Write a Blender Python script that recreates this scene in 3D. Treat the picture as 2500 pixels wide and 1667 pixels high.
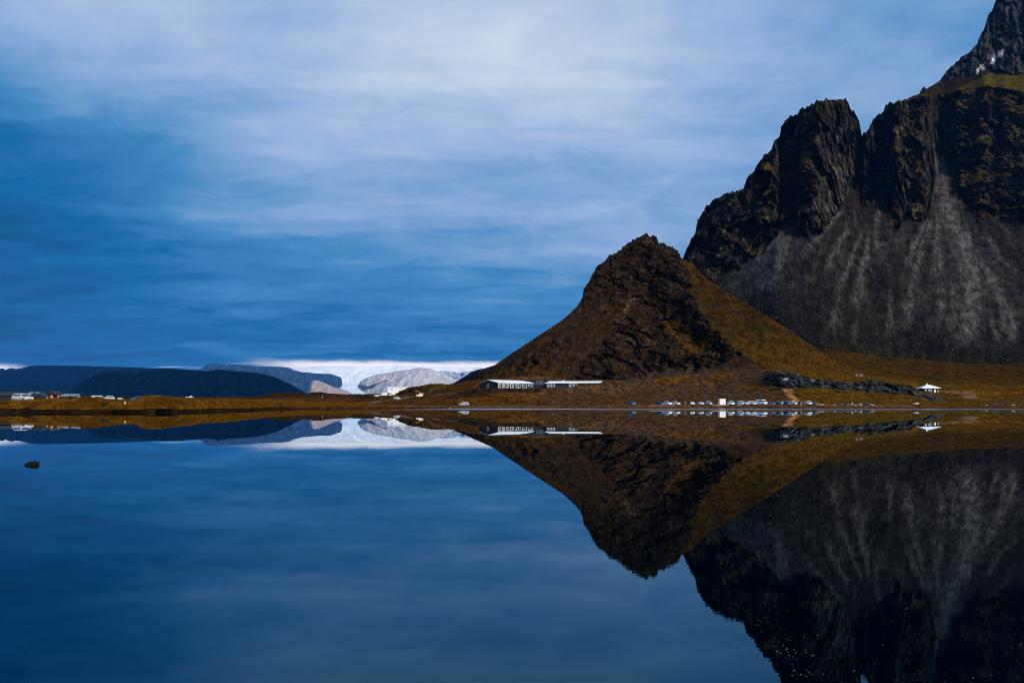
import bpy, bmesh, math, random
import numpy as np
from mathutils import Vector, Matrix

for o in list(bpy.data.objects):
    bpy.data.objects.remove(o)
random.seed(7)
rng = np.random.default_rng(11)
scene = bpy.context.scene
COL = scene.collection
R = math.radians

# ------------------------------------------------------------------ camera
F, HOR, CH = 2000.0, 987.5, 1.5          # focal length / horizon row in photo pixels (2500 wide), eye height in m
cam_d = bpy.data.cameras.new('camera')
cam = bpy.data.objects.new('camera', cam_d)
COL.objects.link(cam)
cam.location = (0, 0, CH)
cam.rotation_euler = (R(90), 0, 0)
cam_d.sensor_width = 36.0
cam_d.lens = 36.0 * F / 2500.0
cam_d.shift_y = (HOR - 833.5) / 2500.0
cam_d.clip_start = 0.1
cam_d.clip_end = 120000.0
scene.camera = cam

# ------------------------------------------------------------------ exposure
EXPOSURE = 1.5
scene.view_settings.view_transform = 'Standard'
scene.view_settings.look = 'None'
scene.view_settings.exposure = EXPOSURE
scene.view_settings.gamma = 1.0
scene.view_settings.use_curve_mapping = False
scene.render.engine = 'CYCLES'
scene.cycles.use_denoising = True
scene.cycles.pixel_filter_type = 'BLACKMAN_HARRIS'
scene.cycles.filter_width = 0.95
scene.cycles.max_bounces = 6
scene.cycles.diffuse_bounces = 2
scene.cycles.glossy_bounces = 3
scene.cycles.volume_bounces = 0
scene.cycles.caustics_reflective = False
scene.cycles.caustics_refractive = False

SUN_DIR = Vector((0.58, -0.68, 0.46)).normalized()      # towards the sun: low, behind the camera on the right
SUN_EL = math.asin(SUN_DIR.z)
SUN_AZ = math.atan2(SUN_DIR.x, SUN_DIR.y)


# ------------------------------------------------------------------ a tiny node-expression helper
class NX:
    def __init__(s, tree, sock):
        s.t, s.s = tree, sock

    def _m(s, op, *args, clamp=False):
        n = s.t.nodes.new('ShaderNodeMath')
        n.operation = op
        n.use_clamp = clamp
        for i, a in enumerate((s,) + args):
            if isinstance(a, NX):
                s.t.links.new(a.s, n.inputs[i])
            else:
                n.inputs[i].default_value = float(a)
        return NX(s.t, n.outputs[0])

    def __add__(s, o): return s._m('ADD', o)
    __radd__ = __add__
    def __sub__(s, o): return s._m('SUBTRACT', o)
    def __rsub__(s, o): return (s * -1.0) + o
    def __mul__(s, o): return s._m('MULTIPLY', o)
    __rmul__ = __mul__
    def __truediv__(s, o): return s._m('DIVIDE', o)
    def pw(s, o): return s._m('POWER', o)
    def clamp(s): return s._m('ADD', 0.0, clamp=True)
    def exp(s): return s._m('EXPONENT')
    def maxi(s, o): return s._m('MAXIMUM', o)
    def mini(s, o): return s._m('MINIMUM', o)
    def sqrt(s): return s._m('SQRT')

    def smooth(s, a, b):
        n = s.t.nodes.new('ShaderNodeMapRange')
        n.interpolation_type = 'SMOOTHSTEP'
        s.t.links.new(s.s, n.inputs[0])
        if a > b:
            n.inputs[1].default_value, n.inputs[2].default_value = b, a
            n.inputs[3].default_value, n.inputs[4].default_value = 1.0, 0.0
        else:
            n.inputs[1].default_value, n.inputs[2].default_value = a, b
        return NX(s.t, n.outputs[0])


def combine(t, x, y, z):
    n = t.nodes.new('ShaderNodeCombineXYZ')
    for i, a in enumerate((x, y, z)):
        if isinstance(a, NX):
            t.links.new(a.s, n.inputs[i])
        else:
            n.inputs[i].default_value = a
    return n.outputs[0]


def nnoise(t, vec, scale, detail=3, rough=0.5, dist=0.0):
    n = t.nodes.new('ShaderNodeTexNoise')
    n.inputs['Scale'].default_value = scale
    n.inputs['Detail'].default_value = detail
    n.inputs['Roughness'].default_value = rough
    n.inputs['Distortion'].default_value = dist
    if vec is not None:
        t.links.new(vec, n.inputs['Vector'])
    return NX(t, n.outputs[0])


def mixcol(t, fac, a, b):
    n = t.nodes.new('ShaderNodeMix')
    n.data_type = 'RGBA'
    if isinstance(fac, NX):
        t.links.new(fac.s, n.inputs[0])
    else:
        n.inputs[0].default_value = fac
    for sock, v in ((n.inputs[6], a), (n.inputs[7], b)):
        if isinstance(v, (tuple, list)):
            sock.default_value = (*v[:3], 1)
        else:
            t.links.new(v, sock)
    return n.outputs[2]


def ramp(t, fac, stops):
    n = t.nodes.new('ShaderNodeValToRGB')
    n.color_ramp.interpolation = 'LINEAR'
    el = n.color_ramp.elements
    while len(el) < len(stops):
        el.new(0.5)
    for e, (p, c) in zip(el, stops):
        e.position = p
        e.color = (*c, 1)
    t.links.new(fac.s, n.inputs[0])
    return n.outputs[0]


# ------------------------------------------------------------------ world: layered cloud deck under a physical sky
world = bpy.data.worlds.new('World')
scene.world = world
world.use_nodes = True
wt = world.node_tree
wt.nodes.clear()
w_out = wt.nodes.new('ShaderNodeOutputWorld')
w_bg = wt.nodes.new('ShaderNodeBackground')
sky = wt.nodes.new('ShaderNodeTexSky')
sky.sky_type = 'NISHITA'
sky.sun_disc = False
sky.sun_elevation = SUN_EL
sky.sun_rotation = SUN_AZ
sky.air_density = 1.0
sky.dust_density = 0.5
sky.ozone_density = 3.0
tc = wt.nodes.new('ShaderNodeTexCoord')
sep = wt.nodes.new('ShaderNodeSeparateXYZ')
wt.links.new(tc.outputs['Generated'], sep.inputs[0])
dx, dy, dz = (NX(wt, sep.outputs[i]) for i in range(3))
hyp = (dx * dx + dy * dy).sqrt().maxi(0.001)
el_ = dz / hyp                                  # tangent of elevation
az_ = NX(wt, dx.s)._m('ARCTAN2', dy)            # azimuth from +Y
den = el_.maxi(0.0) + 0.12
cv = combine(wt, dx / hyp / den * 0.66, dy / hyp / den * 1.0, 0.0)      # flat cloud deck seen in perspective
cv2 = combine(wt, dx / hyp / den * 0.55, dy / hyp / den * 1.5, 4.0)
cv3 = combine(wt, dx / hyp / den * 1.0, dy / hyp / den * 1.25, 9.0)
n1 = nnoise(wt, cv, 0.75, 6, 0.55, 0.5)
n2 = nnoise(wt, cv2, 1.4, 6, 0.58, 0.4)
n3 = nnoise(wt, cv3, 3.2, 7, 0.62, 0.6)


def lobe(a0, e0, sa, se):
    u = (az_ - a0) / sa
    v = (el_ - e0) / se
    return ((u * u + v * v) * -1.0).exp()


tb = (el_.smooth(0.04, 0.40) * 0.30 + 0.30
      + lobe(-0.05, 0.42, 0.27, 0.19) * 0.22
      + lobe(-0.22, 0.31, 0.16, 0.04) * 0.10
      - lobe(-0.70, 0.16, 0.30, 0.18) * 0.34
      - el_.smooth(0.13, 0.05) * 0.05
      + lobe(0.20, 0.22, 0.20, 0.13) * 0.17
      + lobe(-0.12, 0.20, 0.22, 0.06) * 0.08
      + lobe(-0.50, 0.45, 0.22, 0.10) * 0.12)
tt = (tb + (n1 - 0.5) * 0.50 + (n2 - 0.5) * 0.56 + (n3 - 0.5) * 0.36).clamp()
cloud = ramp(wt, tt, [(0.0, (0.0, 0.055, 0.180)), (0.22, (0.002, 0.125, 0.340)), (0.46, (0.060, 0.250, 0.530)),
                      (0.70, (0.285, 0.440, 0.700)), (1.0, (0.640, 0.710, 0.840))])
# clear strip under the deck, above the ice cap
edge = az_.smooth(-0.50, -0.32) * 0.0115 + 0.0415 + (nnoise(wt, combine(wt, az_ * 16.0, el_ * 40.0, 3.0), 1.0, 4, 0.6) - 0.5) * 0.012
gap_c = az_.smooth(-0.33, -0.235)
gap_l = az_.smooth(-0.525, -0.56)
nb = nnoise(wt, combine(wt, az_ * 9.0, el_ * 260.0, 1.0), 1.0, 2, 0.5)
streak = nb.smooth(0.56, 0.72) * 0.5 * el_.smooth(0.034, 0.042)
soft = edge._m('SUBTRACT', el_).smooth(-0.0022, 0.0055)
gap = (gap_c + gap_l * 0.9 + streak).clamp() * soft
cloud = mixcol(wt, gap, cloud, (1.35, 1.27, 1.15))
nish = wt.nodes.new('ShaderNodeVectorMath')
nish.operation = 'SCALE'
nish.inputs['Scale'].default_value = 0.06
wt.links.new(sky.outputs[0], nish.inputs[0])
cloud_s = wt.nodes.new('ShaderNodeVectorMath')
cloud_s.operation = 'SCALE'
cloud_s.inputs['Scale'].default_value = 1.0 / 2 ** EXPOSURE
wt.links.new(cloud, cloud_s.inputs[0])
final = mixcol(wt, 0.985, nish.outputs[0], cloud_s.outputs[0])
wt.links.new(final, w_bg.inputs[0])
w_bg.inputs[1].default_value = 1.0
wt.links.new(w_bg.outputs[0], w_out.inputs[0])

# ------------------------------------------------------------------ sun through thin cloud
sun_d = bpy.data.lights.new('sun', 'SUN')
sun_d.energy = 1.5
sun_d.angle = R(10)
sun_d.color = (1.0, 0.89, 0.74)
sun = bpy.data.objects.new('sun', sun_d)
COL.objects.link(sun)
sun.rotation_euler = SUN_DIR.to_track_quat('Z', 'Y').to_euler()
sun.location = (200, -300, 400)


# ------------------------------------------------------------------ numpy noise
_perm = rng.permutation(256).astype(np.int32)
_perm = np.concatenate([_perm, _perm, _perm])
_g = rng.normal(size=(256, 3))
_g = (_g / np.linalg.norm(_g, axis=1)[:, None]).astype(np.float32)
_a = rng.uniform(0, 2 * np.pi, 256)
_g2 = np.stack([np.cos(_a), np.sin(_a)], -1).astype(np.float32)


def _fl(x):
    i = np.floor(x)
    f = (x - i).astype(np.float32)
    return i.astype(np.int32) & 255, f, f * f * f * (f * (f * 6 - 15) + 10)


def perlin(x, y, z):
    if np.ndim(z) == 0:                                   # a flat slice: four corners are enough
        off = int(float(z) * 7.31) & 255
        x, y = np.broadcast_arrays(np.asarray(x, float), np.asarray(y, float))
        xi, xf, u = _fl(x)
        yi, yf, v = _fl(y + float(z) * 3.7)

        def g2(i, j):
            h = _perm[_perm[((xi + i) & 255)] + ((yi + j) & 255)]
            h = _perm[h + off]
            return _g2[h, 0] * (xf - i) + _g2[h, 1] * (yf - j)
        a = g2(0, 0) * (1 - u) + g2(1, 0) * u
        b = g2(0, 1) * (1 - u) + g2(1, 1) * u
        return (a * (1 - v) + b * v) * 1.35
    x, y, z = np.broadcast_arrays(np.asarray(x, float), np.asarray(y, float), np.asarray(z, float))
    xi, xf, u = _fl(x)
    yi, yf, v = _fl(y)
    zi, zf, w = _fl(z)
    hx = [_perm[(xi + i) & 255] for i in (0, 1)]
    hxy = [[_perm[hx[i] + ((yi + j) & 255)] for j in (0, 1)] for i in (0, 1)]

    def gr(i, j, k):
        h = _perm[hxy[i][j] + ((zi + k) & 255)]
        return _g[h, 0] * (xf - i) + _g[h, 1] * (yf - j) + _g[h, 2] * (zf - k)
    a = gr(0, 0, 0) * (1 - u) + gr(1, 0, 0) * u
    b = gr(0, 1, 0) * (1 - u) + gr(1, 1, 0) * u
    c = gr(0, 0, 1) * (1 - u) + gr(1, 0, 1) * u
    d = gr(0, 1, 1) * (1 - u) + gr(1, 1, 1) * u
    return ((a * (1 - v) + b * v) * (1 - w) + (c * (1 - v) + d * v) * w) * 1.5


_r = rng.uniform(-1, 1, (256, 8)).astype(np.float32)


def facets(x, y, z, seed=0, tilt=1.0):
    """broken rock: space cut into angular blocks, each with its own set-back and tilted face; returns relief and a tone per block"""
    x, y, z = (np.asarray(q, np.float64) for q in (x, y, z))
    bx, by, bz = np.floor(x - .5), np.floor(y - .5), np.floor(z - .5)
    best = np.full(x.shape, 1e9, np.float32)
    val = np.zeros(x.shape, np.float32)
    tone = np.zeros(x.shape, np.float32)
    for i in (0, 1):
        for j in (0, 1):
            for k in (0, 1):
                cx, cy, cz = bx + i, by + j, bz + k
                h = _perm[_perm[_perm[(cx.astype(np.int32) + seed) & 255] + (cy.astype(np.int32) & 255)] + (cz.astype(np.int32) & 255)]
                r = _r[h]
                ax = (x - cx - .5 - .45 * r[..., 0]).astype(np.float32)
                ay = (y - cy - .5 - .45 * r[..., 1]).astype(np.float32)
                az = (z - cz - .5 - .45 * r[..., 2]).astype(np.float32)
                d = ax * ax + ay * ay + az * az
                m = d < best
                best = np.where(m, d, best)
                val = np.where(m, .55 * r[..., 3] + tilt * (ax * r[..., 4] + az * r[..., 5]), val)
                tone = np.where(m, r[..., 6], tone)
    return val, tone


def fbm(x, y, z=0.0, o=4, gain=0.5, lac=2.03):
    s, a, t = 0.0, 1.0, 0.0
    for i in range(o):
        s = s + a * perlin(x + 17.3 * i, y + 5.1 * i, z + 9.7 * i)
        t += a
        a *= gain
        x, y, z = np.asarray(x) * lac, np.asarray(y) * lac, z * lac
    return s / t


def ridged(x, y, z=0.0, o=4, gain=0.55, lac=2.07):
    s, a, t = 0.0, 1.0, 0.0
    for i in range(o):
        s = s + a * (1 - np.abs(perlin(x + 31.7 * i, y + 11.3 * i, z + 3.9 * i)) * 2.2)
        t += a
        a *= gain
        x, y, z = np.asarray(x) * lac, np.asarray(y) * lac, z * lac
    return s / t


def sst(x, a, b):
    t = np.clip((x - a) / (b - a), 0, 1)
    return t * t * (3 - 2 * t)


def inpoly(px, v, poly, warp=0.0, sc=14.0):
    """points inside an outline, its border roughened by noise"""
    if warp:
        px, v = (px + warp * fbm(px / sc, v / sc, 3.3, 3), v + warp * 0.6 * fbm(px / sc, v / sc, 8.8, 3))
    ins = np.zeros(px.shape, bool)
    n = len(poly)
    for i in range(n):
        x1, y1 = poly[i]
        x2, y2 = poly[(i + 1) % n]
        if y1 == y2:
            continue
        c = ((y1 > v) != (y2 > v)) & (px < (x2 - x1) * (v - y1) / (y2 - y1) + x1)
        ins ^= c
    return ins.astype(float)


def lerp_col(base, col, m):
    return base * (1 - m[..., None]) + np.asarray(col)[None, ...] * m[..., None]


def tab(pts):
    p = np.array(pts, float)
    return lambda x: np.interp(x, p[:, 0], p[:, 1])


def at(px, v, D):
    return np.stack([(px - 1250.0) / F * D, D * np.ones_like(px), CH - (v - HOR) / F * D], -1)


# ------------------------------------------------------------------ materials
MATS = {}


def flat(name, c, rough=0.6, spec=0.4, metal=0.0, var=0.12, scale=3.0, coat=0.0):
    """plain paint / cloth / plastic with a little procedural wear"""
    if name in MATS:
        return MATS[name]
    m = bpy.data.materials.new(name)
    m.use_nodes = True
    t = m.node_tree
    b = t.nodes['Principled BSDF']
    tcn = t.nodes.new('ShaderNodeTexCoord')
    n = nnoise(t, tcn.outputs['Object'], scale, 4, 0.6)
    col = mixcol(t, n.smooth(0.3, 0.7), tuple(x * (1 - var) for x in c), tuple(min(1, x * (1 + var)) for x in c))
    t.links.new(col, b.inputs['Base Color'])
    b.inputs['Roughness'].default_value = rough
    b.inputs['Specular IOR Level'].default_value = spec
    b.inputs['Metallic'].default_value = metal
    b.inputs['Coat Weight'].default_value = coat
    MATS[name] = m
    return m


def terrain_mat(name, s1, s2, bump, dist, dark=0.55, light=1.5, spec=0.0, ys=1.0, surf=False):
    """colour from the surface's own cover (attribute Col), broken up by grain and fine relief"""
    m = bpy.data.materials.new(name)
    m.use_nodes = True
    t = m.node_tree
    b = t.nodes['Principled BSDF']
    at_ = t.nodes.new('ShaderNodeAttribute')
    at_.attribute_name = 'Col'
    tcn = t.nodes.new('ShaderNodeTexCoord')
    mp = t.nodes.new('ShaderNodeMapping')
    mp.inputs['Scale'].default_value = (1.0, ys, 1.0)
    if surf:
        sa_ = t.nodes.new('ShaderNodeAttribute')
        sa_.attribute_name = 'Surf'
        t.links.new(sa_.outputs['Vector'], mp.inputs['Vector'])
    else:
        t.links.new(tcn.outputs['Object'], mp.inputs['Vector'])
    na = nnoise(t, mp.outputs[0], s1, 5, 0.62)
    nb_ = nnoise(t, mp.outputs[0], s2, 4, 0.65)
    k = na.smooth(0.34, 0.66) * (light - dark) * 0.6 + nb_.smooth(0.34, 0.66) * (light - dark) * 0.4 + dark
    sc = t.nodes.new('ShaderNodeVectorMath')
    sc.operation = 'SCALE'
    t.links.new(at_.outputs['Color'], sc.inputs[0])
    t.links.new(k.s, sc.inputs['Scale'])
    t.links.new(sc.outputs[0], b.inputs['Base Color'])
    b.inputs['Roughness'].default_value = 0.92
    b.inputs['Specular IOR Level'].default_value = spec
    bp = t.nodes.new('ShaderNodeBump')
    bp.inputs['Strength'].default_value = bump
    bp.inputs['Distance'].default_value = dist
    h = na * 0.6 + nb_ * 0.4
    t.links.new(h.s, bp.inputs['Height'])
    t.links.new(bp.outputs[0], b.inputs['Normal'])
    return m


# ------------------------------------------------------------------ object helpers
def link(name, me, mat=None, parent=None, loc=None, rz=None):
    o = bpy.data.objects.new(name, me)
    COL.objects.link(o)
    if mat is not None and me is not None:
        me.materials.append(mat)
    if parent is not None:
        o.parent = parent
    if loc is not None:
        o.location = loc
    if rz is not None:
        o.rotation_euler = (0, 0, rz)
    return o


def tag(o, label=None, cat=None, group=None, kind=None):
    for k, v in (('label', label), ('category', cat), ('group', group), ('kind', kind)):
        if v:
            o[k] = v
    return o


def thing(name, label, cat, loc=(0, 0, 0), rz=0.0, group=None):
    o = bpy.data.objects.new(name, None)
    o.empty_display_size = 0.5
    COL.objects.link(o)
    o.location = loc
    o.rotation_euler = (0, 0, rz)
    return tag(o, label, cat, group)


def grid_mesh(name, P, colr=None, smooth=True, surf=None):
    """P: rows x cols x 3"""
    nr, nc = P.shape[:2]
    me = bpy.data.meshes.new(name)
    idx = np.arange(nr * nc).reshape(nr, nc)
    q = np.stack([idx[:-1, :-1], idx[:-1, 1:], idx[1:, 1:], idx[1:, :-1]], -1).reshape(-1, 4)
    me.vertices.add(nr * nc)
    me.vertices.foreach_set('co', P.astype(np.float32).ravel())
    me.loops.add(q.size)
    me.loops.foreach_set('vertex_index', q.astype(np.int32).ravel())
    me.polygons.add(len(q))
    me.polygons.foreach_set('loop_start', np.arange(0, q.size, 4, dtype=np.int32))
    me.polygons.foreach_set('use_smooth', np.full(len(q), smooth))
    me.update()
    if colr is not None:
        set_col(me, colr.reshape(-1, 3))
    if surf is not None:                                  # across-slope / up-slope coordinates of the surface
        a = me.attributes.new('Surf', 'FLOAT_VECTOR', 'POINT')
        a.data.foreach_set('vector', surf.astype(np.float32).reshape(-1))
    return me


def set_col(me, c):
    a = me.color_attributes.new('Col', 'FLOAT_COLOR', 'POINT')
    c4 = np.ones((len(c), 4), np.float32)
    c4[:, :3] = np.clip(c, 0.0005, 1)
    a.data.foreach_set('color', c4.ravel())


def tri_mesh(name, V, T, colr=None, smooth=False):
    me = bpy.data.meshes.new(name)
    me.vertices.add(len(V))
    me.vertices.foreach_set('co', V.astype(np.float32).ravel())
    me.loops.add(T.size)
    me.loops.foreach_set('vertex_index', T.astype(np.int32).ravel())
    me.polygons.add(len(T))
    me.polygons.foreach_set('loop_start', np.arange(0, T.size, 3, dtype=np.int32))
    me.polygons.foreach_set('use_smooth', np.full(len(T), smooth))
    me.update()
    if colr is not None:
        set_col(me, colr)
    return me


def normals(P):
    gx = np.gradient(P, axis=1)
    gy = np.gradient(P, axis=0)
    n = np.cross(gx, gy)
    n /= np.linalg.norm(n, axis=-1, keepdims=True) + 1e-9
    return n


# ------------------------------------------------------------------ the ground: profile of the land from the shore to the far plain
# every curve: bearing (photo column) -> distance, and row at which that break of slope shows
def curve(*rows):
    a = np.array(rows, float)
    return a[:, 0], a[:, 1], a[:, 2]


SHORE = tab([(-1500, 140), (0, 150), (300, 150), (450, 160), (600, 210), (700, 284), (800, 298), (900, 326), (1000, 338),
             (1250, 342), (1500, 340), (2000, 335), (2500, 330), (4000, 320)])
KN = [
    curve((-1500, 143, 1006), (0, 152, 1002), (120, 152.5, 1003), (250, 153, 1000.5), (320, 153, 1001), (400, 156, 1000), (450, 163, 1000), (600, 213, 999), (700, 287, 996.5),
          (800, 302, 995.5), (900, 330, 994.6), (1000, 341, 994), (1250, 345, 994), (1500, 343.5, 992.5), (2000, 338, 993), (2500, 333, 993.5), (4000, 324, 993.5)),
    curve((-1500, 150, 984), (0, 160, 981), (60, 160, 982), (95, 160, 981), (130, 160, 979), (160, 160, 977), (190, 160, 976), (205, 160, 972.5), (218, 160, 971), (240, 160, 974), (262, 160, 979.5),
          (300, 160, 982), (325, 160, 985), (345, 160, 976), (365, 161, 972.5), (395, 163, 971.5), (420, 166, 973.5), (450, 174, 976.5), (500, 192, 977.5), (560, 216, 978),
          (620, 244, 981), (700, 302, 985), (800, 325, 987.5), (900, 340, 989.5), (1000, 350, 991.5), (1133, 356, 991.3), (1250, 352, 991), (1500, 348, 989.8), (2000, 344, 989.2),
          (2100, 342, 990.5), (2200, 341, 992.0), (2500, 338, 991.4), (4000, 330, 991)),
    curve((-1500, 168, 980), (0, 172, 979.8), (200, 172, 979), (270, 174, 979), (330, 176, 980.5), (400, 182, 977), (450, 195, 977.5), (560, 260, 977.5), (700, 380, 977.5), (800, 395, 983), (900, 410, 983),
          (1000, 400, 983), (1130, 375, 988), (1200, 372, 988), (1350, 368, 988), (1500, 364, 987.9), (1740, 362, 987.2), (2000, 360, 987), (2100, 358, 988.5),
          (2200, 357, 990.0), (2500, 356, 989), (4000, 350, 989)),
    curve((-1500, 400, 979), (0, 400, 979), (450, 420, 978), (620, 450, 976), (700, 520, 972), (800, 540, 973), (900, 480, 976), (960, 460, 974.5), (1000, 450, 971.5), (1050, 440, 969), (1100, 430, 966.5),
          (1160, 415, 964), (1250, 413, 960.5), (1330, 416, 959), (1400, 425, 961), (1500, 430, 964), (1600, 430, 960), (1740, 425, 962), (1850, 410, 958), (1900, 404, 951), (1920, 402, 947),
          (1960, 400, 948), (2040, 400, 950), (2080, 398, 953.5), (2147, 396, 962), (2217, 394, 971), (2255, 392, 978), (2300, 390, 984.5), (2340, 388, 986.5), (2500, 388, 983), (4000, 380, 983)),
    curve((-1500, 900, 975), (0, 900, 974), (450, 900, 973), (600, 900, 971), (640, 820, 966), (665, 770, 959.5), (700, 750, 957.5), (728, 740, 957.5), (745, 740, 961), (765, 740, 958), (785, 740, 957.5), (812, 740, 961.5),
          (860, 720, 963.5), (900, 700, 963.5), (950, 650, 964), (1000, 600, 964.5), (1050, 540, 964.5), (1100, 480, 960), (1165, 440, 948.5), (1240, 436, 947.5), (1350, 436, 947), (1400, 434, 941), (1430, 434, 937.5),
          (1480, 440, 936), (1600, 470, 943), (1740, 470, 943), (1862, 440, 927), (1885, 440, 911), (1931, 440, 909), (1957, 440, 913), (1995, 440, 925.5), (2040, 440, 929), (2076, 440, 931.5), (2140, 440, 927),
          (2204, 440, 939.5), (2223, 440, 941), (2240, 440, 955.5), (2290, 440, 957.5), (2345, 440, 961), (2400, 440, 962), (2500, 440, 961), (4000, 430, 960)),
    curve((-1500, 2500, 974), (0, 2500, 971), (450, 2500, 971), (620, 2000, 969), (740, 1500, 965), (860, 1000, 963), (930, 800, 962), (962, 680, 959), (980, 620, 950), (1000, 600, 944.5), (1020, 590, 944), (1035, 585, 940),
          (1050, 580, 936.5), (1075, 575, 936), (1088, 570, 939), (1108, 560, 937), (1150, 530, 930), (1200, 500, 924), (1300, 490, 918), (1400, 485, 925), (1500, 480, 930), (1600, 490, 925), (1700, 500, 912), (1880, 500, 902), (2000, 520, 903),
          (2100, 560, 911), (2200, 580, 921), (2300, 590, 924), (2500, 590, 927), (4000, 600, 930)),
    curve((-1500, 6500, 973), (0, 6500, 972), (620, 5000, 969), (860, 4000, 965), (930, 3000, 964), (1000, 1500, 955), (1075, 900, 955), (1200, 700, 930), (1500, 700, 930), (1800, 680, 890), (1950, 690, 868),
          (2006, 700, 856), (2040, 720, 852), (2108, 760, 864), (2210, 790, 874), (2380, 800, 887), (2500, 800, 891), (4000, 800, 895)),
    curve((-1500, 14000, 980), (-300, 30000, 984), (0, 30000, 984), (1000, 30000, 984), (1200, 30000, 980), (1900, 30000, 980), (2600, 20000, 980), (4000, 12000, 980)),
]


def knots(px):
    ds = SHORE(px)
    Ds = [ds * 0.90, ds]
    Zs = [np.full_like(ds, -0.9), np.full_like(ds, 0.0)]
    for a, d, v in KN:
        D = np.interp(px, a, d)
        V = np.interp(px, a, v)
        Ds.append(D)
        Zs.append(CH - (V - HOR) / F * D)
    return Ds, Zs


def ground_z(X, Y, noise=True):
    X = np.asarray(X, float)
    Y = np.asarray(Y, float)
    px = 1250 + X / Y * F
    Ds, Zs = knots(px)
    z = np.zeros_like(px)
    for w, k in ((0.25, 0.988), (0.5, 1.0), (0.25, 1.012)):
        D = Y * k
        zz = np.full_like(px, -0.9)
        for i in range(len(Ds) - 1):
            t = (D - Ds[i]) / np.maximum(Ds[i + 1] - Ds[i], 1e-3)
            zz = np.where((t >= 0) & (t <= 1), Zs[i] + (Zs[i + 1] - Zs[i]) * t, zz)
            if i == len(Ds) - 2:
                zz = np.where(t > 1, Zs[-1], zz)
        z += w * zz
    if noise:
        inland = sst(Y - Ds[1], 1.0, 12.0)
        flatp = 1 - sst(Y - Ds[3], -4, 2) * (1 - sst(Y - Ds[4], 0, 10))      # level car park / track
        left = 1 - sst(px, 520, 700)
        amp = np.where(px < 600, 0.55, 0.25) * inland
        z = z + amp * flatp * fbm(X / 9, Y / 14, 1.0, 4) * (1 + 0.6 * left)
        hilly = sst(Y, 372, 420) * (px > 620)
        build = np.exp(-((px - 1320) / 150) ** 2) * sst(Y, 405, 425) * (1 - sst(Y, 455, 480))
        z = z + hilly * (1 - build) * (1.7 * fbm(X / 26, Y / 40, 5.0, 4) + 0.5 * ridged(X / 7, Y / 9, 2.0, 3) - 0.2)
        tm = sst(px, 1150, 1172) * (1 - sst(px, 1372, 1425)) * sst(Y, 421, 427) * (1 - sst(Y, 470, 486))
        z = z * (1 - tm) + 10.1 * tm
        far = sst(Y, 600, 1200) * (px < 1150)
        z = z + far * 3.0 * fbm(X / 140, Y / 300, 7.0, 4) * np.clip(Y / 2000, 0.5, 3)
    return z


def gz(X, Y):
    return float(ground_z(np.array([X]), np.array([Y]))[0])


def spot(px, D, dz=0.0):
    X = (px - 1250) / F * D
    return Vector((X, D, gz(X, D) + dz))


gpx = np.concatenate([np.linspace(-1500, -80, 40), np.arange(-70, 2580, 2.4), np.linspace(2600, 4000, 40)])
Ds, _ = knots(gpx)
NR = [3, 8, 16, 26, 40, 46, 46, 26, 10]
rows = []
for i, n in enumerate(NR):
    ts = np.linspace(0, 1, n, endpoint=False) if i < len(NR) - 1 else np.linspace(0, 1, n) ** 2.2
    for t in ts:
        rows.append(Ds[i] + (Ds[i + 1] - Ds[i]) * t)
GD = np.stack(rows)
GPX = np.broadcast_to(gpx, GD.shape)
GX = (GPX - 1250) / F * GD
GZ = ground_z(GX, GD)
GP = np.stack([GX, GD, GZ], -1)
GV = HOR + (CH - GZ) / GD * F
SEG = np.concatenate([np.full(n, i) for i, n in enumerate(NR)])[:, None] * np.ones_like(GPX)
# cover of the land
nA = fbm(GX / 30, GD / 45, 1.5, 5)
nB = fbm(GX / 9, GD / 16, 4.5, 4)
nC = fbm(GX / 3.0, GD / 6, 6.5, 3)
c = np.ones(GP.shape) * np.array([0.078, 0.043, 0.012])
c = lerp_col(c, (0.13, 0.062, 0.008), sst(nA + 0.5 * nB, 0.05, 0.45))
c = lerp_col(c, (0.040, 0.029, 0.018), sst(-nA + 0.6 * nC, 0.1, 0.5))
# dunes on the left
leftm = 1 - sst(GPX, 600, 860)
c = lerp_col(c, (0.150, 0.078, 0.009), leftm * sst(nB + 0.4 * nC, -0.35, 0.25) * (GD < 420))
c = lerp_col(c, (0.050, 0.032, 0.012), leftm * sst(nB + 0.8 * nC, 0.2, 0.6) * (GD < 420))
c = lerp_col(c, (0.030, 0.024, 0.016), (1 - sst(GPX, 880, 960)) * sst(GD, 430, 560) * 0.9)
c = lerp_col(c, (0.075, 0.045, 0.016), inpoly(GPX, GV, [(45, 980), (62, 982), (120, 1001), (60, 1003), (55, 992)], 3) * 0.8)
c = lerp_col(c, (0.10, 0.05, 0.008), inpoly(GPX, GV, [(700, 972), (860, 966), (900, 985), (690, 980)], 6) * sst(nB, -0.2, 0.3))
# grey-brown gravel apron below the small hill
ap = sst(GPX, 1230, 1420) * (1 - sst(GPX, 1880, 1990)) * sst(GD, 366, 376)
c = lerp_col(c, (0.064, 0.048, 0.036), ap * 0.92)
c = lerp_col(c, (0.100, 0.056, 0.012), ap * sst(nA + 0.7 * nB + 0.25 * sst(GV, 975, 940), 0.22, 0.5) * 0.85)
c = lerp_col(c, (0.085, 0.068, 0.006), ap * sst(nB + 0.5 * nA, 0.3, 0.5) * inpoly(GPX, GV, [(1420, 990), (1440, 972), (1900, 950), (1930, 985), (1900, 990)], 8))
c = lerp_col(c, (0.105, 0.075, 0.055), ap * sst(nC + 0.5 * nB, 0.35, 0.7) * 0.7)
# dark bank under the lodge
c = lerp_col(c, (0.026, 0.020, 0.018), inpoly(GPX, GV, [(1075, 976), (1120, 958), (1170, 947), (1320, 946), (1320, 956), (1290, 958), (1220, 966), (1130, 972)], 6))
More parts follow.
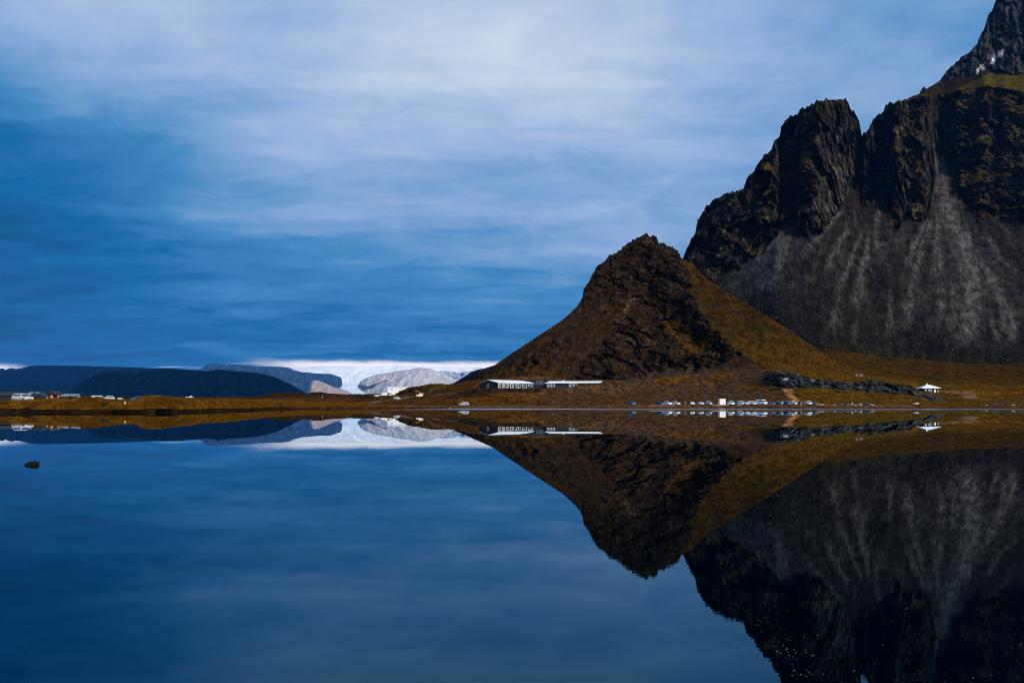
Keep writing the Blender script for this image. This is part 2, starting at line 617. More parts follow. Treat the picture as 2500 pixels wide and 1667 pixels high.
# green mound and fields right
gm = sst(GPX, 1900, 1985) * sst(GD, 358, 366)
c = lerp_col(c, (0.088, 0.056, 0.006), gm * 0.95)
c = lerp_col(c, (0.085, 0.072, 0.006), gm * sst(nB + 0.5 * nC, 0.0, 0.4) * (1 - sst(GD, 470, 700)))
c = lerp_col(c, (0.045, 0.030, 0.008), gm * sst(nA + 0.6 * nC, 0.12, 0.5) * 0.8)
fld = gm * sst(GD, 480, 620)
c = lerp_col(c, (0.062, 0.040, 0.006), fld * 0.8)
c = lerp_col(c, (0.045, 0.045, 0.006), fld * sst(nA + 0.5 * nB, 0.05, 0.35) * 0.8)
c = c * (1 - fld[..., None] * (0.30 + 0.55 * sst(fbm(GX / 10, GD / 26, 13.0, 4), 0.0, 0.35)[..., None]) * 0.8)
c = lerp_col(c, (0.030, 0.027, 0.025), fld * sst(fbm(GX / 12, GD / 30, 12.0, 4), 0.16, 0.30))
c = lerp_col(c, (0.20, 0.19, 0.18), fld * sst(fbm(GX / 1.9, GD / 5, 15.0, 2), 0.50, 0.58) * sst(GD, 520, 640))
c = lerp_col(c, (0.060, 0.056, 0.052), inpoly(GPX, GV, [(2262, 968), (2300, 972), (2325, 982), (2270, 981)], 4))
# worn tracks, sandy scrape
c = lerp_col(c, (0.42, 0.25, 0.13), inpoly(GPX, GV, [(1858, 944), (1899, 943.5), (1933, 945), (1937, 956), (1932, 962), (1950, 974), (1962, 981), (1946, 982), (1930, 972), (1918, 961), (1905, 949), (1870, 947)], 4) * 0.85)
c = lerp_col(c, (0.155, 0.075, 0.022), inpoly(GPX, GV, [(1790, 950), (1858, 943), (1900, 942), (1860, 948)], 5) * 0.7)
c = lerp_col(c, (0.200, 0.120, 0.070), inpoly(GPX, GV, [(2290, 953), (2345, 953), (2383, 956), (2384, 965), (2345, 963), (2290, 958)], 5) * 0.8)
c = lerp_col(c, (0.170, 0.085, 0.012), inpoly(GPX, GV, [(2380, 957), (2560, 957), (2560, 963), (2384, 964)], 3) * 0.75)
c = lerp_col(c, (0.130, 0.070, 0.018), inpoly(GPX, GV, [(1185, 962), (1240, 957), (1330, 957), (1345, 963), (1220, 967)], 5) * 0.7)
# beach shingle, car park gravel
sh = (SEG >= 1) * (SEG < 3) * sst(GPX, 900, 1250)
c = lerp_col(c, (0.130, 0.068, 0.030), sh * 0.8)
pk = (SEG >= 3) * (SEG < 4) * sst(GPX, 1570, 1600) * (1 - sst(GPX, 2180, 2300))
c = lerp_col(c, (0.185, 0.145, 0.115), pk * 0.8)
# dark damp bank at the water's edge on the left, bank shadow painted in
bank_shade = (GZ < 0.75) * (1 - sst(GPX, 650, 850))
c = lerp_col(c, (0.012, 0.010, 0.008), bank_shade * 0.95)
c = lerp_col(c, (0.020, 0.016, 0.013), (GZ < 0.16) * 0.9)
c = c * np.array([0.83, 0.59, 0.36]) * (1 + 0.4 * nC)[..., None]
ground = link('ground', grid_mesh('ground', GP, c), terrain_mat('ground_cover', 0.35, 1.4, 0.9, 0.8, 0.10, 2.0, ys=0.35))
tag(ground, kind='structure')

# ------------------------------------------------------------------ still water
wm = bpy.data.materials.new('still_water')
wm.use_nodes = True
t = wm.node_tree
t.nodes.remove(t.nodes['Principled BSDF'])
body = t.nodes.new('ShaderNodeBsdfDiffuse')
body.inputs['Color'].default_value = (0.0001, 0.0009, 0.002, 1)
gl = t.nodes.new('ShaderNodeBsdfGlossy')
fr = t.nodes.new('ShaderNodeFresnel')
fr.inputs['IOR'].default_value = 1.54
t.links.new(mixcol(t, NX(t, fr.outputs[0]).smooth(0.14, 0.60), (0.26, 0.74, 1.0), (0.90, 0.96, 1.0)), gl.inputs['Color'])
mx = t.nodes.new('ShaderNodeMixShader')
t.links.new(fr.outputs[0], mx.inputs[0])
t.links.new(body.outputs[0], mx.inputs[1])
t.links.new(gl.outputs[0], mx.inputs[2])
t.links.new(mx.outputs[0], t.nodes['Material Output'].inputs['Surface'])
geo = t.nodes.new('ShaderNodeNewGeometry')
sp = t.nodes.new('ShaderNodeSeparateXYZ')
t.links.new(geo.outputs['Position'], sp.inputs[0])
X_, Y_ = NX(t, sp.outputs[0]), NX(t, sp.outputs[1])
wn = nnoise(t, combine(t, X_ * 0.004, Y_ * 0.03, 0.0), 1.0, 4, 0.6)
wind = (Y_ + (wn - 0.5) * 40.0 + (X_ * 0.12).mini(12.0).maxi(-30.0)).smooth(232.0, 252.0) * X_.smooth(-50.0, -5.0)      # breeze-ruffled strip along the far shore
rgh = wind * 0.20 + 0.003
t.links.new(rgh.s, gl.inputs['Roughness'])
fine = nnoise(t, combine(t, X_ * 2.2, Y_ * 9.0, 0.0), 1.0, 3, 0.6)
near = Y_.smooth(16.0, 3.5)
bp = t.nodes.new('ShaderNodeBump')
bp.inputs['Strength'].default_value = 1.0
bp.inputs['Distance'].default_value = 0.00022
t.links.new((fine * near).s, bp.inputs['Height'])
t.links.new(bp.outputs[0], gl.inputs['Normal'])
me = bpy.data.meshes.new('lake')
me.from_pydata([(-1200, -300, 0), (1200, -300, 0), (1200, 420, 0), (-1200, 420, 0)], [], [(0, 1, 2, 3)])
tag(link('lake', me, wm), kind='structure')


# ------------------------------------------------------------------ steep land: profile built up slope by slope from foot to skyline
def slope_surface(px, vtop, vbase, Dbase, slope, nrow, back=True, power=1.0, backdrop=0.9, linear=None, smooth=0):
    s = np.linspace(0, 1, nrow)[:, None] ** power
    PX = np.broadcast_to(px, (nrow, len(px))).copy()
    V = vbase + (vtop - vbase) * s
    if linear is not None:
        D = Dbase + (linear - Dbase) * s
    else:
        nv = int(nrow * 1.3)
        vg = np.linspace(vbase.max(), vtop.min(), nv)
        VG = np.broadcast_to(vg[:, None], (nv, len(px)))
        SL = slope(np.broadcast_to(px, VG.shape), VG)
        DG = np.zeros(VG.shape)
        DG[0] = Dbase
        for k in range(nv - 1):
            e0, e1 = (HOR - vg[k]) / F, (HOR - vg[k + 1]) / F
            z = CH + e0 * DG[k]
            tn = np.maximum(SL[k], e1 + 0.16)
            nxt = (tn * DG[k] - z + CH) / (tn - e1)
            DG[k + 1] = np.where(vg[k + 1] < vbase, nxt, Dbase)
        if smooth:
            kx = np.exp(-np.linspace(-2, 2, 4 * smooth + 1) ** 2)
            kx /= kx.sum()
            pad = np.pad(DG, ((0, 0), (2 * smooth, 2 * smooth)), 'edge')
            DG = sum(w * pad[:, i:i + DG.shape[1]] for i, w in enumerate(kx))
        D = np.stack([np.interp(-V[:, i], -vg, DG[:, i]) for i in range(len(px))], 1)
    return PX, V, D


def close_back(P, n=10, run=1.0, drop=1.1):
    """far side of the ridge, down to the ground behind"""
    top = P[-1]
    zt = top[:, 2]
    dirn = top[:, :2] / np.linalg.norm(top[:, :2], axis=1, keepdims=True)
    out = []
    for k in range(1, n + 1):
        f = k / n
        q = top.copy()
        q[:, 2] = zt * (1 - f ** 0.9 * drop)
        q[:, :2] += dirn * (zt * run * f)[:, None]
        out.append(q)
    return np.concatenate([P, np.stack(out)], 0)


def pad_cols(C, n=10):
    return np.concatenate([C, np.repeat(C[-1:], n, 0)], 0)


# ---- small hill
H_SKY = [(1090, 944), (1106, 937), (1150, 918), (1204, 894), (1225, 879), (1278, 843.6), (1314, 820), (1353, 794.5), (1380, 776.6), (1409, 748), (1422, 728), (1425, 707),
         (1431, 695), (1442, 680), (1457, 651.6), (1476, 636.7), (1487, 626), (1513, 611.4), (1531, 596.5), (1558, 580), (1573, 571), (1583, 573), (1588, 577), (1593, 574), (1603, 580),
         (1609, 596), (1619, 593.6), (1636, 601), (1650, 607), (1660, 619), (1663, 629), (1674, 635), (1695, 650), (1725, 680), (1755, 699), (1799, 727), (1836, 748), (1870, 770), (1904, 791), (1955, 825),
         (2006, 859), (2057, 892), (2080, 903), (2110, 911)]
hpx = np.arange(1090, 2111, 1.7)
hj = fbm(hpx / 7, 0.3, 2.0, 4) * 5 + (ridged(hpx / 11, 1.2, 3.0, 3) - .55) * 6 + fbm(hpx / 30, 0.7, 2.0, 3) * 3
rocky = sst(hpx, 1330, 1420) * (1 - sst(hpx, 1655, 1668))
hv = tab(H_SKY)(hpx) + hj * (0.12 + 0.88 * rocky)
hb = tab([(1090, 948), (1170, 937), (1300, 927), (1450, 937), (1600, 933), (1750, 918), (1880, 911), (2000, 911), (2110, 920)])(hpx)
hD = tab([(1090, 577), (1170, 522), (1300, 496), (1450, 489), (1600, 497), (1750, 505), (1880, 507), (2000, 527), (2110, 568)])(hpx)
ARETE = tab([(620, 1661), (642, 1666), (673, 1684), (718, 1689), (757, 1710), (795, 1735), (828, 1773), (861, 1811), (887, 1850), (900, 1880), (960, 1960)])


def h_slope(PX, V):
    n = fbm(PX / 60, V / 60, 3.0, 3)
    s = 0.68 + 0.12 * n
    rock = sst(V, 800, 680) * (1 - sst(PX, 1650, 1720))
    s = s + rock * (0.45 + 0.5 * fbm(PX / 40, V / 20, 9.0, 3))
    return np.clip(s, 0.45, 3.2)


PX, V, D = slope_surface(hpx, hv, hb, hD, h_slope, 250, smooth=16)
ar = ARETE(V) + 16 * fbm(V / 16, PX / 90, 3.1, 4)
grass = sst(PX - ar, -4, 6) * (PX > 1655)
rockm = (1 - grass) * np.clip(sst(V, 800, 690) + inpoly(PX, V, [(1385, 935), (1420, 890), (1500, 800), (1560, 740), (1690, 690), (1720, 770), (1800, 870), (1740, 900), (1650, 905), (1560, 918), (1480, 935)], 30, 26)
                              + inpoly(PX, V, [(1260, 900), (1350, 830), (1360, 845), (1310, 890), (1270, 905)], 10), 0, 1)
u = (PX - 1250) / F * D
zz = CH + (HOR - V) / F * D
# ribs run down from the summit to the lower left
a1 = (PX * 0.62 + V * 0.78)
a2 = (PX * 0.78 - V * 0.62)
rib = ridged(a1 / 34, a2 / 120, 0.5, 4)
rough = ridged(u / 13, D / 13, zz / 13, 4)
fineh = fbm(u / 3.2, D / 3.2, zz / 3.2, 3)
f1, k1 = facets(u / 21, D / 26, zz / 17 + u / 60, 3)
f2, k2 = facets(u / 8.5, D / 10, zz / 7 + u / 30, 40)
f3, k3_ = facets(u / 3.6, D / 4.5, zz / 3.0, 90)
edge_s = sst(V - hv, 0, 20)
disp = 22 * np.exp(-np.abs(PX - ar) / 60) * sst(V - hv, 0, 60) * sst(hb - V, 0, 150)
disp += (1 - grass) * (9.0 * (rib - 0.45) * (0.45 + 0.55 * rockm) + (6.0 * f1 + 3.6 * f2 + 1.7 * f3) * (0.10 + 0.90 * rockm) + 0.7 * fineh) * edge_s
disp += grass * edge_s * (1.8 * fbm(a2 / 60, a1 / 14, 4.0, 3) + 0.5 * fineh)
foot = sst(hb - V, 0, 14)
D = D - disp * foot
HP = at(PX, V, D)
nz = np.abs(normals(HP)[..., 2])
n1_ = fbm(u / 16, D / 16, zz / 10, 4)
n2_ = fbm(u / 4.5, D / 4.5, zz / 3, 3)
n3_ = fbm(a2 / 10, a1 / 70, 2.2, 3)
c = np.ones(HP.shape) * np.array([0.052, 0.034, 0.021])                                       # brown slope debris
c = lerp_col(c, (0.070, 0.052, 0.038), sst(n3_ + 0.5 * n2_, 0.1, 0.5) * 0.9)
c = lerp_col(c, (0.085, 0.042, 0.010), sst(n1_ + 0.4 * n2_, 0.15, 0.45) * 0.75)
c = lerp_col(c, (0.048, 0.037, 0.028), rockm * 0.9)                                           # bare rock
c = lerp_col(c, (0.090, 0.082, 0.078), rockm * sst(n2_ + 0.3 * n1_, 0.16, 0.5) * 0.8)
c = lerp_col(c, (0.030, 0.029, 0.030), rockm * sst(V, 720, 660) * 0.7)
c = lerp_col(c, (0.016, 0.014, 0.014), rockm * sst(-n2_ - 0.3 * n1_, 0.12, 0.45) * 0.75)
c = c * (1 + rockm * (.35 * k2 + .35 * k3_))[..., None]
c = lerp_col(c, (0.070, 0.040, 0.008), rockm * sst(nz, 0.62, 0.85) * sst(n1_, -0.2, 0.25) * 0.85)       # turf on ledges
gc = np.ones(HP.shape) * np.array([0.100, 0.060, 0.009])
gc = gc * (1 + .7 * n2_ + .5 * n3_)[..., None]
gc = lerp_col(gc, (0.062, 0.060, 0.008), sst(n1_ + 0.4 * n2_, -0.1, 0.3) * sst(V, 690, 800))
gc = lerp_col(gc, (0.066, 0.047, 0.026), sst(fbm(a1 / 40, a2 / 120, 6.0, 3) + 0.3 * n2_, 0.0, 0.3) * inpoly(PX, V, [(1690, 660), (1800, 745), (1960, 840), (1960, 870), (1830, 830), (1720, 750)], 20))
gc = lerp_col(gc, (0.150, 0.066, 0.016), sst(V - hv, 26, 4) * sst(n3_ + 0.5 * n2_, -0.25, 0.35) * 0.9)
gc = lerp_col(gc, (0.026, 0.022, 0.016), sst(fbm(a2 / 30, a1 / 9, 3.0, 3), 0.34, 0.5) * 0.8)
gc = lerp_col(gc, (0.115, 0.062, 0.006), sst(V, 800, 890) * 0.8)
c = c * (1 - grass[..., None]) + gc * grass[..., None]
gp = inpoly(PX, V, [(1620, 785), (1656, 780), (1674, 798), (1692, 818), (1745, 833), (1720, 851), (1697, 864), (1658, 865), (1664, 846), (1648, 815), (1618, 805)], 10)
gp = gp * (1 - 0.8 * sst(n2_ + 0.3 * n1_, 0.25, 0.4))
c = lerp_col(c, (0.125, 0.066, 0.006), gp * 0.9)
lg = inpoly(PX, V, [(1095, 950), (1200, 905), (1290, 890), (1400, 905), (1410, 925), (1340, 945), (1150, 950)], 22) * sst(n1_ + n2_, -0.2, 0.2)
c = lerp_col(c, (0.120, 0.060, 0.008), lg * 0.85)
ws = np.exp(-(((PX - 1549) * 0.78 + (V - 729) * 0.62) / 7) ** 2) * sst(V, 715, 732) * (1 - sst(V, 770, 790)) * (np.abs((PX - 1530) * 0.62 - (V - 752) * -0.78) < 80)
c = lerp_col(c, (0.32, 0.27, 0.23), ws * sst(n2_, 0.05, 0.25) * 0.9)
c = lerp_col(c, (0.075, 0.060, 0.048), inpoly(PX, V, [(1480, 950), (1500, 915), (1700, 895), (1860, 900), (1880, 960)], 12) * 0.8 * (1 - grass))
c = c * (1 + 0.4 * fineh)[..., None]
c = c * np.array([0.45, 0.37, 0.28]) * (1 - 0.36 * grass * sst(V, 900, 760))[..., None]
HPb = close_back(HP, 8, 1.1, 1.15)
hill = link('hill', grid_mesh('hill', HPb, pad_cols(c, 8), surf=pad_cols(np.stack([PX * .28, zz, 0 * PX], -1), 8)), terrain_mat('hill_cover', 0.22, 0.9, 0.9, 1.6, 0.25, 1.75, surf=True))
tag(hill, kind='structure')

# ---- the great rock mountain
M_SKY = [(1640, 700), (1655, 660), (1669, 627), (1685, 587), (1698, 567), (1703, 538), (1715, 519), (1726, 503), (1739, 492), (1765, 477), (1787, 468), (1815, 463), (1819, 449), (1824, 436),
         (1841, 418), (1854, 394.5), (1879, 369), (1895, 343), (1905, 327), (1906.5, 309), (1921, 292.5), (1953, 272), (1994, 248), (2023, 243.7), (2064, 243), (2071, 252), (2076, 265), (2085, 275),
         (2093, 284), (2098, 296), (2102, 320), (2104.5, 333), (2109, 327), (2122, 318), (2125, 306), (2134, 293), (2143, 281), (2157, 273), (2161, 256), (2174, 250.6), (2180, 254), (2210, 243),
         (2245, 229.5), (2250, 220), (2256, 213), (2261, 218), (2279, 208), (2344, 187), (2421, 168), (2500, 151), (2600, 120), (2800, 70)]
M_FOOT = [(1640, 730), (1700, 705), (1771, 672), (1841, 631), (1880, 602), (1898, 566), (1906, 536), (1935, 534), (1943, 550), (1948, 575), (1969, 580), (1994, 573), (2026, 548), (2049, 506), (2074, 474),
          (2090, 457), (2097, 460), (2101, 500), (2115, 508), (2130, 486), (2150, 470), (2165, 500), (2180, 560), (2190, 566), (2214, 537), (2262, 537), (2270, 505), (2279, 440), (2282, 370), (2304, 367),
          (2329, 413), (2337, 486), (2367, 509), (2390, 539), (2440, 528), (2470, 536), (2500, 551), (2600, 560), (2800, 560)]
mpx = np.concatenate([np.arange(1640, 2530, 1.5), np.arange(2532, 2800, 5)])
mj = fbm(mpx / 8, 1.3, 2.0, 4) * 5 + fbm(mpx / 26, 5.7, 2.0, 3) * 4
mj = mj + (ridged(mpx / 13, 2.2, 3.0, 3) - .55) * 9
mv = tab(M_SKY)(mpx) + mj * (0.9 - 0.75 * sst(mpx, 2180, 2290))
mb = tab([(1640, 900), (1900, 880), (2006, 862), (2040, 859), (2108, 872), (2210, 882), (2380, 895), (2500, 899), (2800, 905)])(mpx)
mD = tab([(1640, 800), (1800, 740), (1900, 700), (2006, 705), (2108, 755), (2210, 785), (2380, 795), (2500, 795), (2800, 780)])(mpx)
footv = tab(M_FOOT)
rimv = tab([(1640, 0), (2140, 0), (2175, 252), (2210, 246), (2284, 233), (2337, 223), (2405, 215), (2500, 227), (2800, 225)])


def m_parts(PX, V):
    wx = PX + 9 * fbm(PX / 22, V / 30, 6.0, 3)
    wv = V + 16 * fbm(PX / 26, V / 26, 2.0, 3)
    cliff = sst(footv(wx) - wv, -5, 7)
    green = sst(rimv(wx) - wv * 0.4 - V * 0.6, -3, 5) * (PX > 2150)
    return cliff * (1 - green), green


def m_slope(PX, V):
    cl, gr = m_parts(PX, V)
    n = fbm(PX / 26, V / 18, 8.0, 4)
    s = 0.66 + 0.06 * fbm(PX / 60, V / 60, 3.0, 2)
    s = s * (1 - cl) + cl * np.clip(2.1 + 2.6 * n, 0.9, 5)
    s = s * (1 - gr) + gr * 0.62
    # the right-hand wall is broken, turfy crag rather than sheer
    crag = cl * sst(PX, 2300, 2350)
    s = s * (1 - crag) + crag * np.clip(1.15 + 1.3 * n, 0.6, 3)
    return s


PX, V, D = slope_surface(mpx, mv, mb, mD, m_slope, 540, smooth=8)
cl, gr = m_parts(PX, V)
tal = (1 - cl) * (1 - gr)
u = (PX - 1250) / F * D
zz = CH + (HOR - V) / F * D
edge_s = sst(V - mv, 0, 16)
# crag structure: leaning buttresses left, upright ribs and gullies right
lean = sst(PX, 2060, 2120)
b1 = (PX * 0.80 + V * 0.60) * (1 - lean) + PX * lean
b2 = (V * 0.80 - PX * 0.60) * (1 - lean) + V * lean
ch = fbm(u / 16, D / 16, zz / 22, 4)
but = ridged(b1 / 70 + 0.4 * ch, b2 / 210, 1.0, 3)
but2 = ridged(b1 / 24 + 0.5 * ch, b2 / 48, 4.0, 4)
fine = fbm(u / 3.4, D / 3.4, zz / 4.2, 3)
fine_t = fbm(u / 4.2, zz / 9.5, 4.4, 3)
# fall lines of the scree fans
def fan(ax, av):
    th = np.arctan2(PX - ax, np.maximum(V - av, 8.0))
    rr = np.hypot(PX - ax, V - av)
    th = th + 0.05 * fbm(PX / 40, V / 60, ax / 100.0, 3)
    return th, rr
t1, r1 = fan(1900, 440)
t2, r2 = fan(2085, 380)
t3, r3 = fan(2292, 290)
w1 = np.exp(-((PX - 1850) / 110) ** 2)
w2 = np.exp(-((PX - 2060) / 95) ** 2)
w3 = np.exp(-((PX - 2330) / 180) ** 2)
ws_ = w1 + w2 + w3 + 1e-6
st = (w1 * fbm(t1 * 12, r1 / 130, 1.0, 4) + w2 * fbm(t2 * 13, r2 / 120, 2.0, 4) + w3 * fbm(t3 * 15, r3 / 130, 3.0, 4)) / ws_
st2 = (w1 * fbm(t1 * 34, r1 / 45, 4.0, 3) + w2 * fbm(t2 * 36, r2 / 45, 5.0, 3) + w3 * fbm(t3 * 38, r3 / 50, 6.0, 3)) / ws_
f1, k1 = facets(u / 44 + zz / 90, D / 50, zz / 46 - u / 120, 7)
f2, k2 = facets(u / 18 + zz / 50, D / 22, zz / 19 - u / 50, 51)
f3, k3_ = facets(u / 8.0, D / 9, zz / 8.5, 120)
disp = cl * (11 * (but - 0.5) + 6 * (but2 - 0.45) + 5 * ch + 30 * f1 + 13 * f2 + 5.2 * f3 + 1.2 * fine)
disp -= cl * 34 * np.exp(-((PX - (2104 - (V - 333) * 0.10)) / 9) ** 2) * sst(560 - V, 0, 60)         # cleft behind the tower
disp -= cl * 26 * np.exp(-((PX - 2277) / 8) ** 2) * sst(V, 240, 300) * (1 - sst(V, 500, 560))           # gully above the pale chute
disp += cl * 18 * np.exp(-((PX - 2010 + (V - 300) * 0.25) / 45) ** 2)
slab = inpoly(PX, V, [(2068, 345), (2088, 420), (2056, 500), (1995, 562), (1948, 548), (1950, 505), (2000, 450), (2040, 390)], 12, 20)
disp -= cl * 22 * np.exp(-((PX - 1922) / 22) ** 2 - ((V - 492) / 34) ** 2)
disp -= cl * 16 * np.exp(-(((PX - 1960) * .75 + (V - 450) * .66) / 14) ** 2) * sst(V, 350, 400) * (1 - sst(V, 500, 540))
disp += cl * 14 * np.exp(-((PX - 1985) / 50) ** 2 - ((V - 320) / 55) ** 2)
disp += tal * (4.0 * st + 0.9 * st2 + 0.8 * fine_t + 1.6 * fbm(u / 12, zz / 30, 9.1, 3))
disp += gr * (2.5 * ch + 0.8 * fine)
disp *= edge_s * 0.92 + 0.08
D = D - disp * sst(mb - V, 0, 20)
MP = at(PX, V, D)
nz = np.abs(normals(MP)[..., 2])
m1 = fbm(u / 24, D / 50, zz / 20, 4)
m2 = fbm(u / 7, D / 20, zz / 9, 4)
c = np.ones(MP.shape) * np.array([0.036, 0.034, 0.034])
c = lerp_col(c, (0.072, 0.068, 0.068), sst(m2 + 0.4 * m1, 0.08, 0.42) * 0.85)
c = lerp_col(c, (0.013, 0.013, 0.014), sst(-m2 - 0.35 * m1, 0.1, 0.42) * 0.8)
c = lerp_col(c, (0.150, 0.140, 0.132), sst(fine + 0.5 * m2 + .18 * k3_, 0.30, 0.55) * 0.9)
c = lerp_col(c, (0.115, 0.108, 0.104), slab * (0.45 + 0.5 * sst(m2, -0.1, 0.3)))
c = lerp_col(c, (0.085, 0.058, 0.010), sst(nz, 0.42, 0.66) * sst(m1 + 0.3 * m2, -0.15, 0.2) * 0.9)
turf = sst(PX, 2120, 2180) * sst(m1 + 0.6 * m2, -0.1, 0.22) * sst(nz, 0.2, 0.5)
c = lerp_col(c, (0.085, 0.060, 0.010), turf * 0.9)
c = lerp_col(c, (0.26, 0.245, 0.23), sst(PX, 2280, 2330) * sst(fbm(u / 3.6, D / 4, zz / 3.6, 2), 0.42, 0.52) * 0.9)
c = lerp_col(c, (0.045, 0.040, 0.008), inpoly(PX, V, [(1900, 330), (1990, 240), (2070, 235), (2090, 275), (2040, 275), (1960, 300)], 16) * sst(m2, -0.2, 0.2) * 0.8)
tc_ = np.ones(MP.shape) * np.array([0.058, 0.053, 0.050])
tc_ = lerp_col(tc_, (0.110, 0.100, 0.090), sst(st + 0.35 * st2, 0.02, 0.34))
tc_ = lerp_col(tc_, (0.030, 0.027, 0.027), sst(-st - 0.4 * st2, 0.05, 0.36) * 0.9)
tc_ = lerp_col(tc_, (0.080, 0.088, 0.100), sst(m1, 0.12, 0.4) * 0.5)
tc_ = lerp_col(tc_, (0.145, 0.142, 0.140), np.exp(-((PX - 2302 - (V - 400) * 0.13) / (16 + np.maximum(V - 400, 0) * 0.18)) ** 2) * sst(V, 362, 380) * (1 - sst(V, 560, 820)) * (0.6 + 0.6 * sst(st2, -0.2, 0.3)) * 0.85)
tc_ = lerp_col(tc_, (0.105, 0.105, 0.108), inpoly(PX, V, [(1770, 676), (1900, 570), (1915, 530), (1945, 540), (1960, 600), (1880, 690), (1800, 730), (1770, 700)], 22) * 0.75)
tc_ = lerp_col(tc_, (0.034, 0.029, 0.025), sst(V, 690, 830) * sst(m2 + 0.6 * st + 0.35, 0.0, 0.5) * 0.75)
tc_ = lerp_col(tc_, (0.070, 0.036, 0.010), sst(m1 * 0.8 + st * 0.5 - 0.004 * (V - 560), 0.25, 0.5) * 0.7)
tc_ = lerp_col(tc_, (0.056, 0.050, 0.008), sst(mb - V, 36, 6) * sst(m2 + 0.4 * m1, -0.25, 0.2) * 0.85)
RUNS = [([(2060, 507), (2016, 558), (1989, 588), (1960, 640)], 9, .8), ([(2067, 534), (2066, 568), (2026, 636), (2016, 690)], 6, .8), ([(2098, 561), (2091, 602), (2057, 690), (2043, 718)], 6, .7),
        ([(2122, 568), (2118, 609), (2098, 690), (2082, 760)], 8, .8), ([(2210, 551), (2196, 600)], 6, .6), ([(2265, 530), (2230, 599), (2215, 660)], 8, .8),
        ([(2292, 370), (2300, 440), (2309, 505), (2329, 551), (2353, 578), (2367, 636), (2377, 690), (2370, 772), (2362, 850)], 17, 1.3), ([(2292, 517), (2285, 602), (2288, 690)], 9, .9),
        ([(2278, 534), (2250, 600), (2232, 700), (2210, 806)], 11, .7), ([(2367, 585), (2414, 670), (2465, 772), (2472, 850)], 14, .8), ([(2401, 568), (2448, 636), (2505, 680)], 8, .7),
        ([(2300, 690), (2287, 820)], 9, .7), ([(2330, 690), (2326, 830)], 8, .7), ([(2050, 720), (2030, 830)], 9, .5), ([(2090, 780), (2085, 850)], 7, .4), ([(2150, 480), (2140, 560), (2150, 640)], 7, .5),
        ([(2180, 720), (2165, 840)], 8, .5), ([(2420, 760), (2440, 860)], 10, .6), ([(1905, 560), (1850, 640), (1800, 690)], 16, .6), ([(1930, 550), (1900, 640), (1860, 720)], 14, .6)]
run = np.zeros_like(PX)
wpx = PX + 15 * fbm(PX / 22, V / 44, 7.7, 4)
for pts, wd, wt_ in RUNS:
    q = np.array(pts, float)
    cx_ = np.interp(V, q[:, 1], q[:, 0])
    wd_ = wd * (0.7 + 0.9 * sst(V, q[0, 1], q[-1, 1]))
    run = np.maximum(run, wt_ * np.exp(-((wpx - cx_) / wd_) ** 2) * sst(V, q[0, 1] - 10, q[0, 1] + 25) * (1 - sst(V, q[-1, 1] - 60, q[-1, 1] + 12)))
run = run * (0.60 + 0.85 * sst(fine_t + 0.8 * st2 + 0.5 * fbm(PX / 30, V / 55, 3.0, 3), -0.25, 0.4))
tc_ = lerp_col(tc_ * 0.52, (0.165, 0.160, 0.155), np.clip(run, 0, 1) * 0.80)
tc_ = tc_ * (1 + 0.45 * fine_t + 0.2 * m2)[..., None]
gcol = np.ones(MP.shape) * np.array([0.040, 0.030, 0.022])
gcol = lerp_col(gcol, (0.130, 0.105, 0.010), inpoly(PX, V, [(2330, 222), (2420, 178), (2530, 160), (2810, 90), (2810, 240), (2500, 222), (2400, 212)], 8) * 0.95)
gcol = lerp_col(gcol, (0.110, 0.055, 0.010), sst(rimv(PX) - V, 14, 2) * sst(m2, -0.2, 0.2) * 0.8)
c = c * np.clip(1 + 0.4 * fine + .45 * k2 + .55 * k3_, .12, 3)[..., None]
c = c * cl[..., None] + tc_ * tal[..., None] + gcol * gr[..., None]
c = c * (np.array([0.41, 0.39, 0.37]) * (1 - .2 * cl)[..., None] * tal[..., None] + np.array([0.35, 0.335, 0.30]) * (1 - tal)[..., None])
mount_mat = terrain_mat('mountain_cover', 0.13, 0.5, 0.8, 2.0, 0.2, 1.8, surf=True)
mountain = link('mountain', grid_mesh('mountain', close_back(MP, 8, 0.9, 1.1), pad_cols(c, 8), surf=pad_cols(np.stack([PX * .48, zz * .8, 0 * PX], -1), 8)), mount_mat)
tag(mountain, kind='structure')

# ---- the peak behind it, out of the top right corner
P_SKY = [(2235, 236), (2279, 208), (2298, 191), (2317, 166), (2344, 143), (2371, 126), (2386, 105), (2390, 90), (2403, 74), (2411, 42), (2422, 23), (2430, 4), (2450, -60), (2500, -150), (2600, -230), (2700, -150), (2800, -80)]
ppx = np.arange(2235, 2800, 2.5)
pv = tab(P_SKY)(ppx) + fbm(ppx / 8, 3.3, 2.0, 4) * 9
pb = tab([(2235, 262), (2279, 240), (2344, 215), (2421, 195), (2500, 180), (2800, 140)])(ppx)
pD = np.full_like(ppx, 1500.0)
PX, V, D = slope_surface(ppx, pv, pb, pD, lambda p, v: np.clip(2.0 + 3.0 * fbm(p / 22, v / 16, 2.0, 4), 0.95, 6), 130)
u = (PX - 1250) / F * D
zz = CH + (HOR - V) / F * D
D = D - (26 * (ridged(PX / 30, V / 70, 2.0, 4) - 0.45) + 26 * facets(u / 40, D / 40, zz / 55, 9)[0] + 12 * facets(u / 16, D / 16, zz / 20, 19)[0]) * sst(V - pv, 0, 14)
PP = at(PX, V, D)
m2 = fbm(u / 12, D / 12, zz / 18, 4)
c = np.ones(PP.shape) * np.array([0.024, 0.025, 0.030])
c = lerp_col(c, (0.055, 0.056, 0.062), sst(m2, 0.1, 0.45) * 0.8)
c = lerp_col(c, (0.040, 0.036, 0.010), sst(PX, 2440, 2520) * sst(m2, -0.1, 0.3) * 0.6)
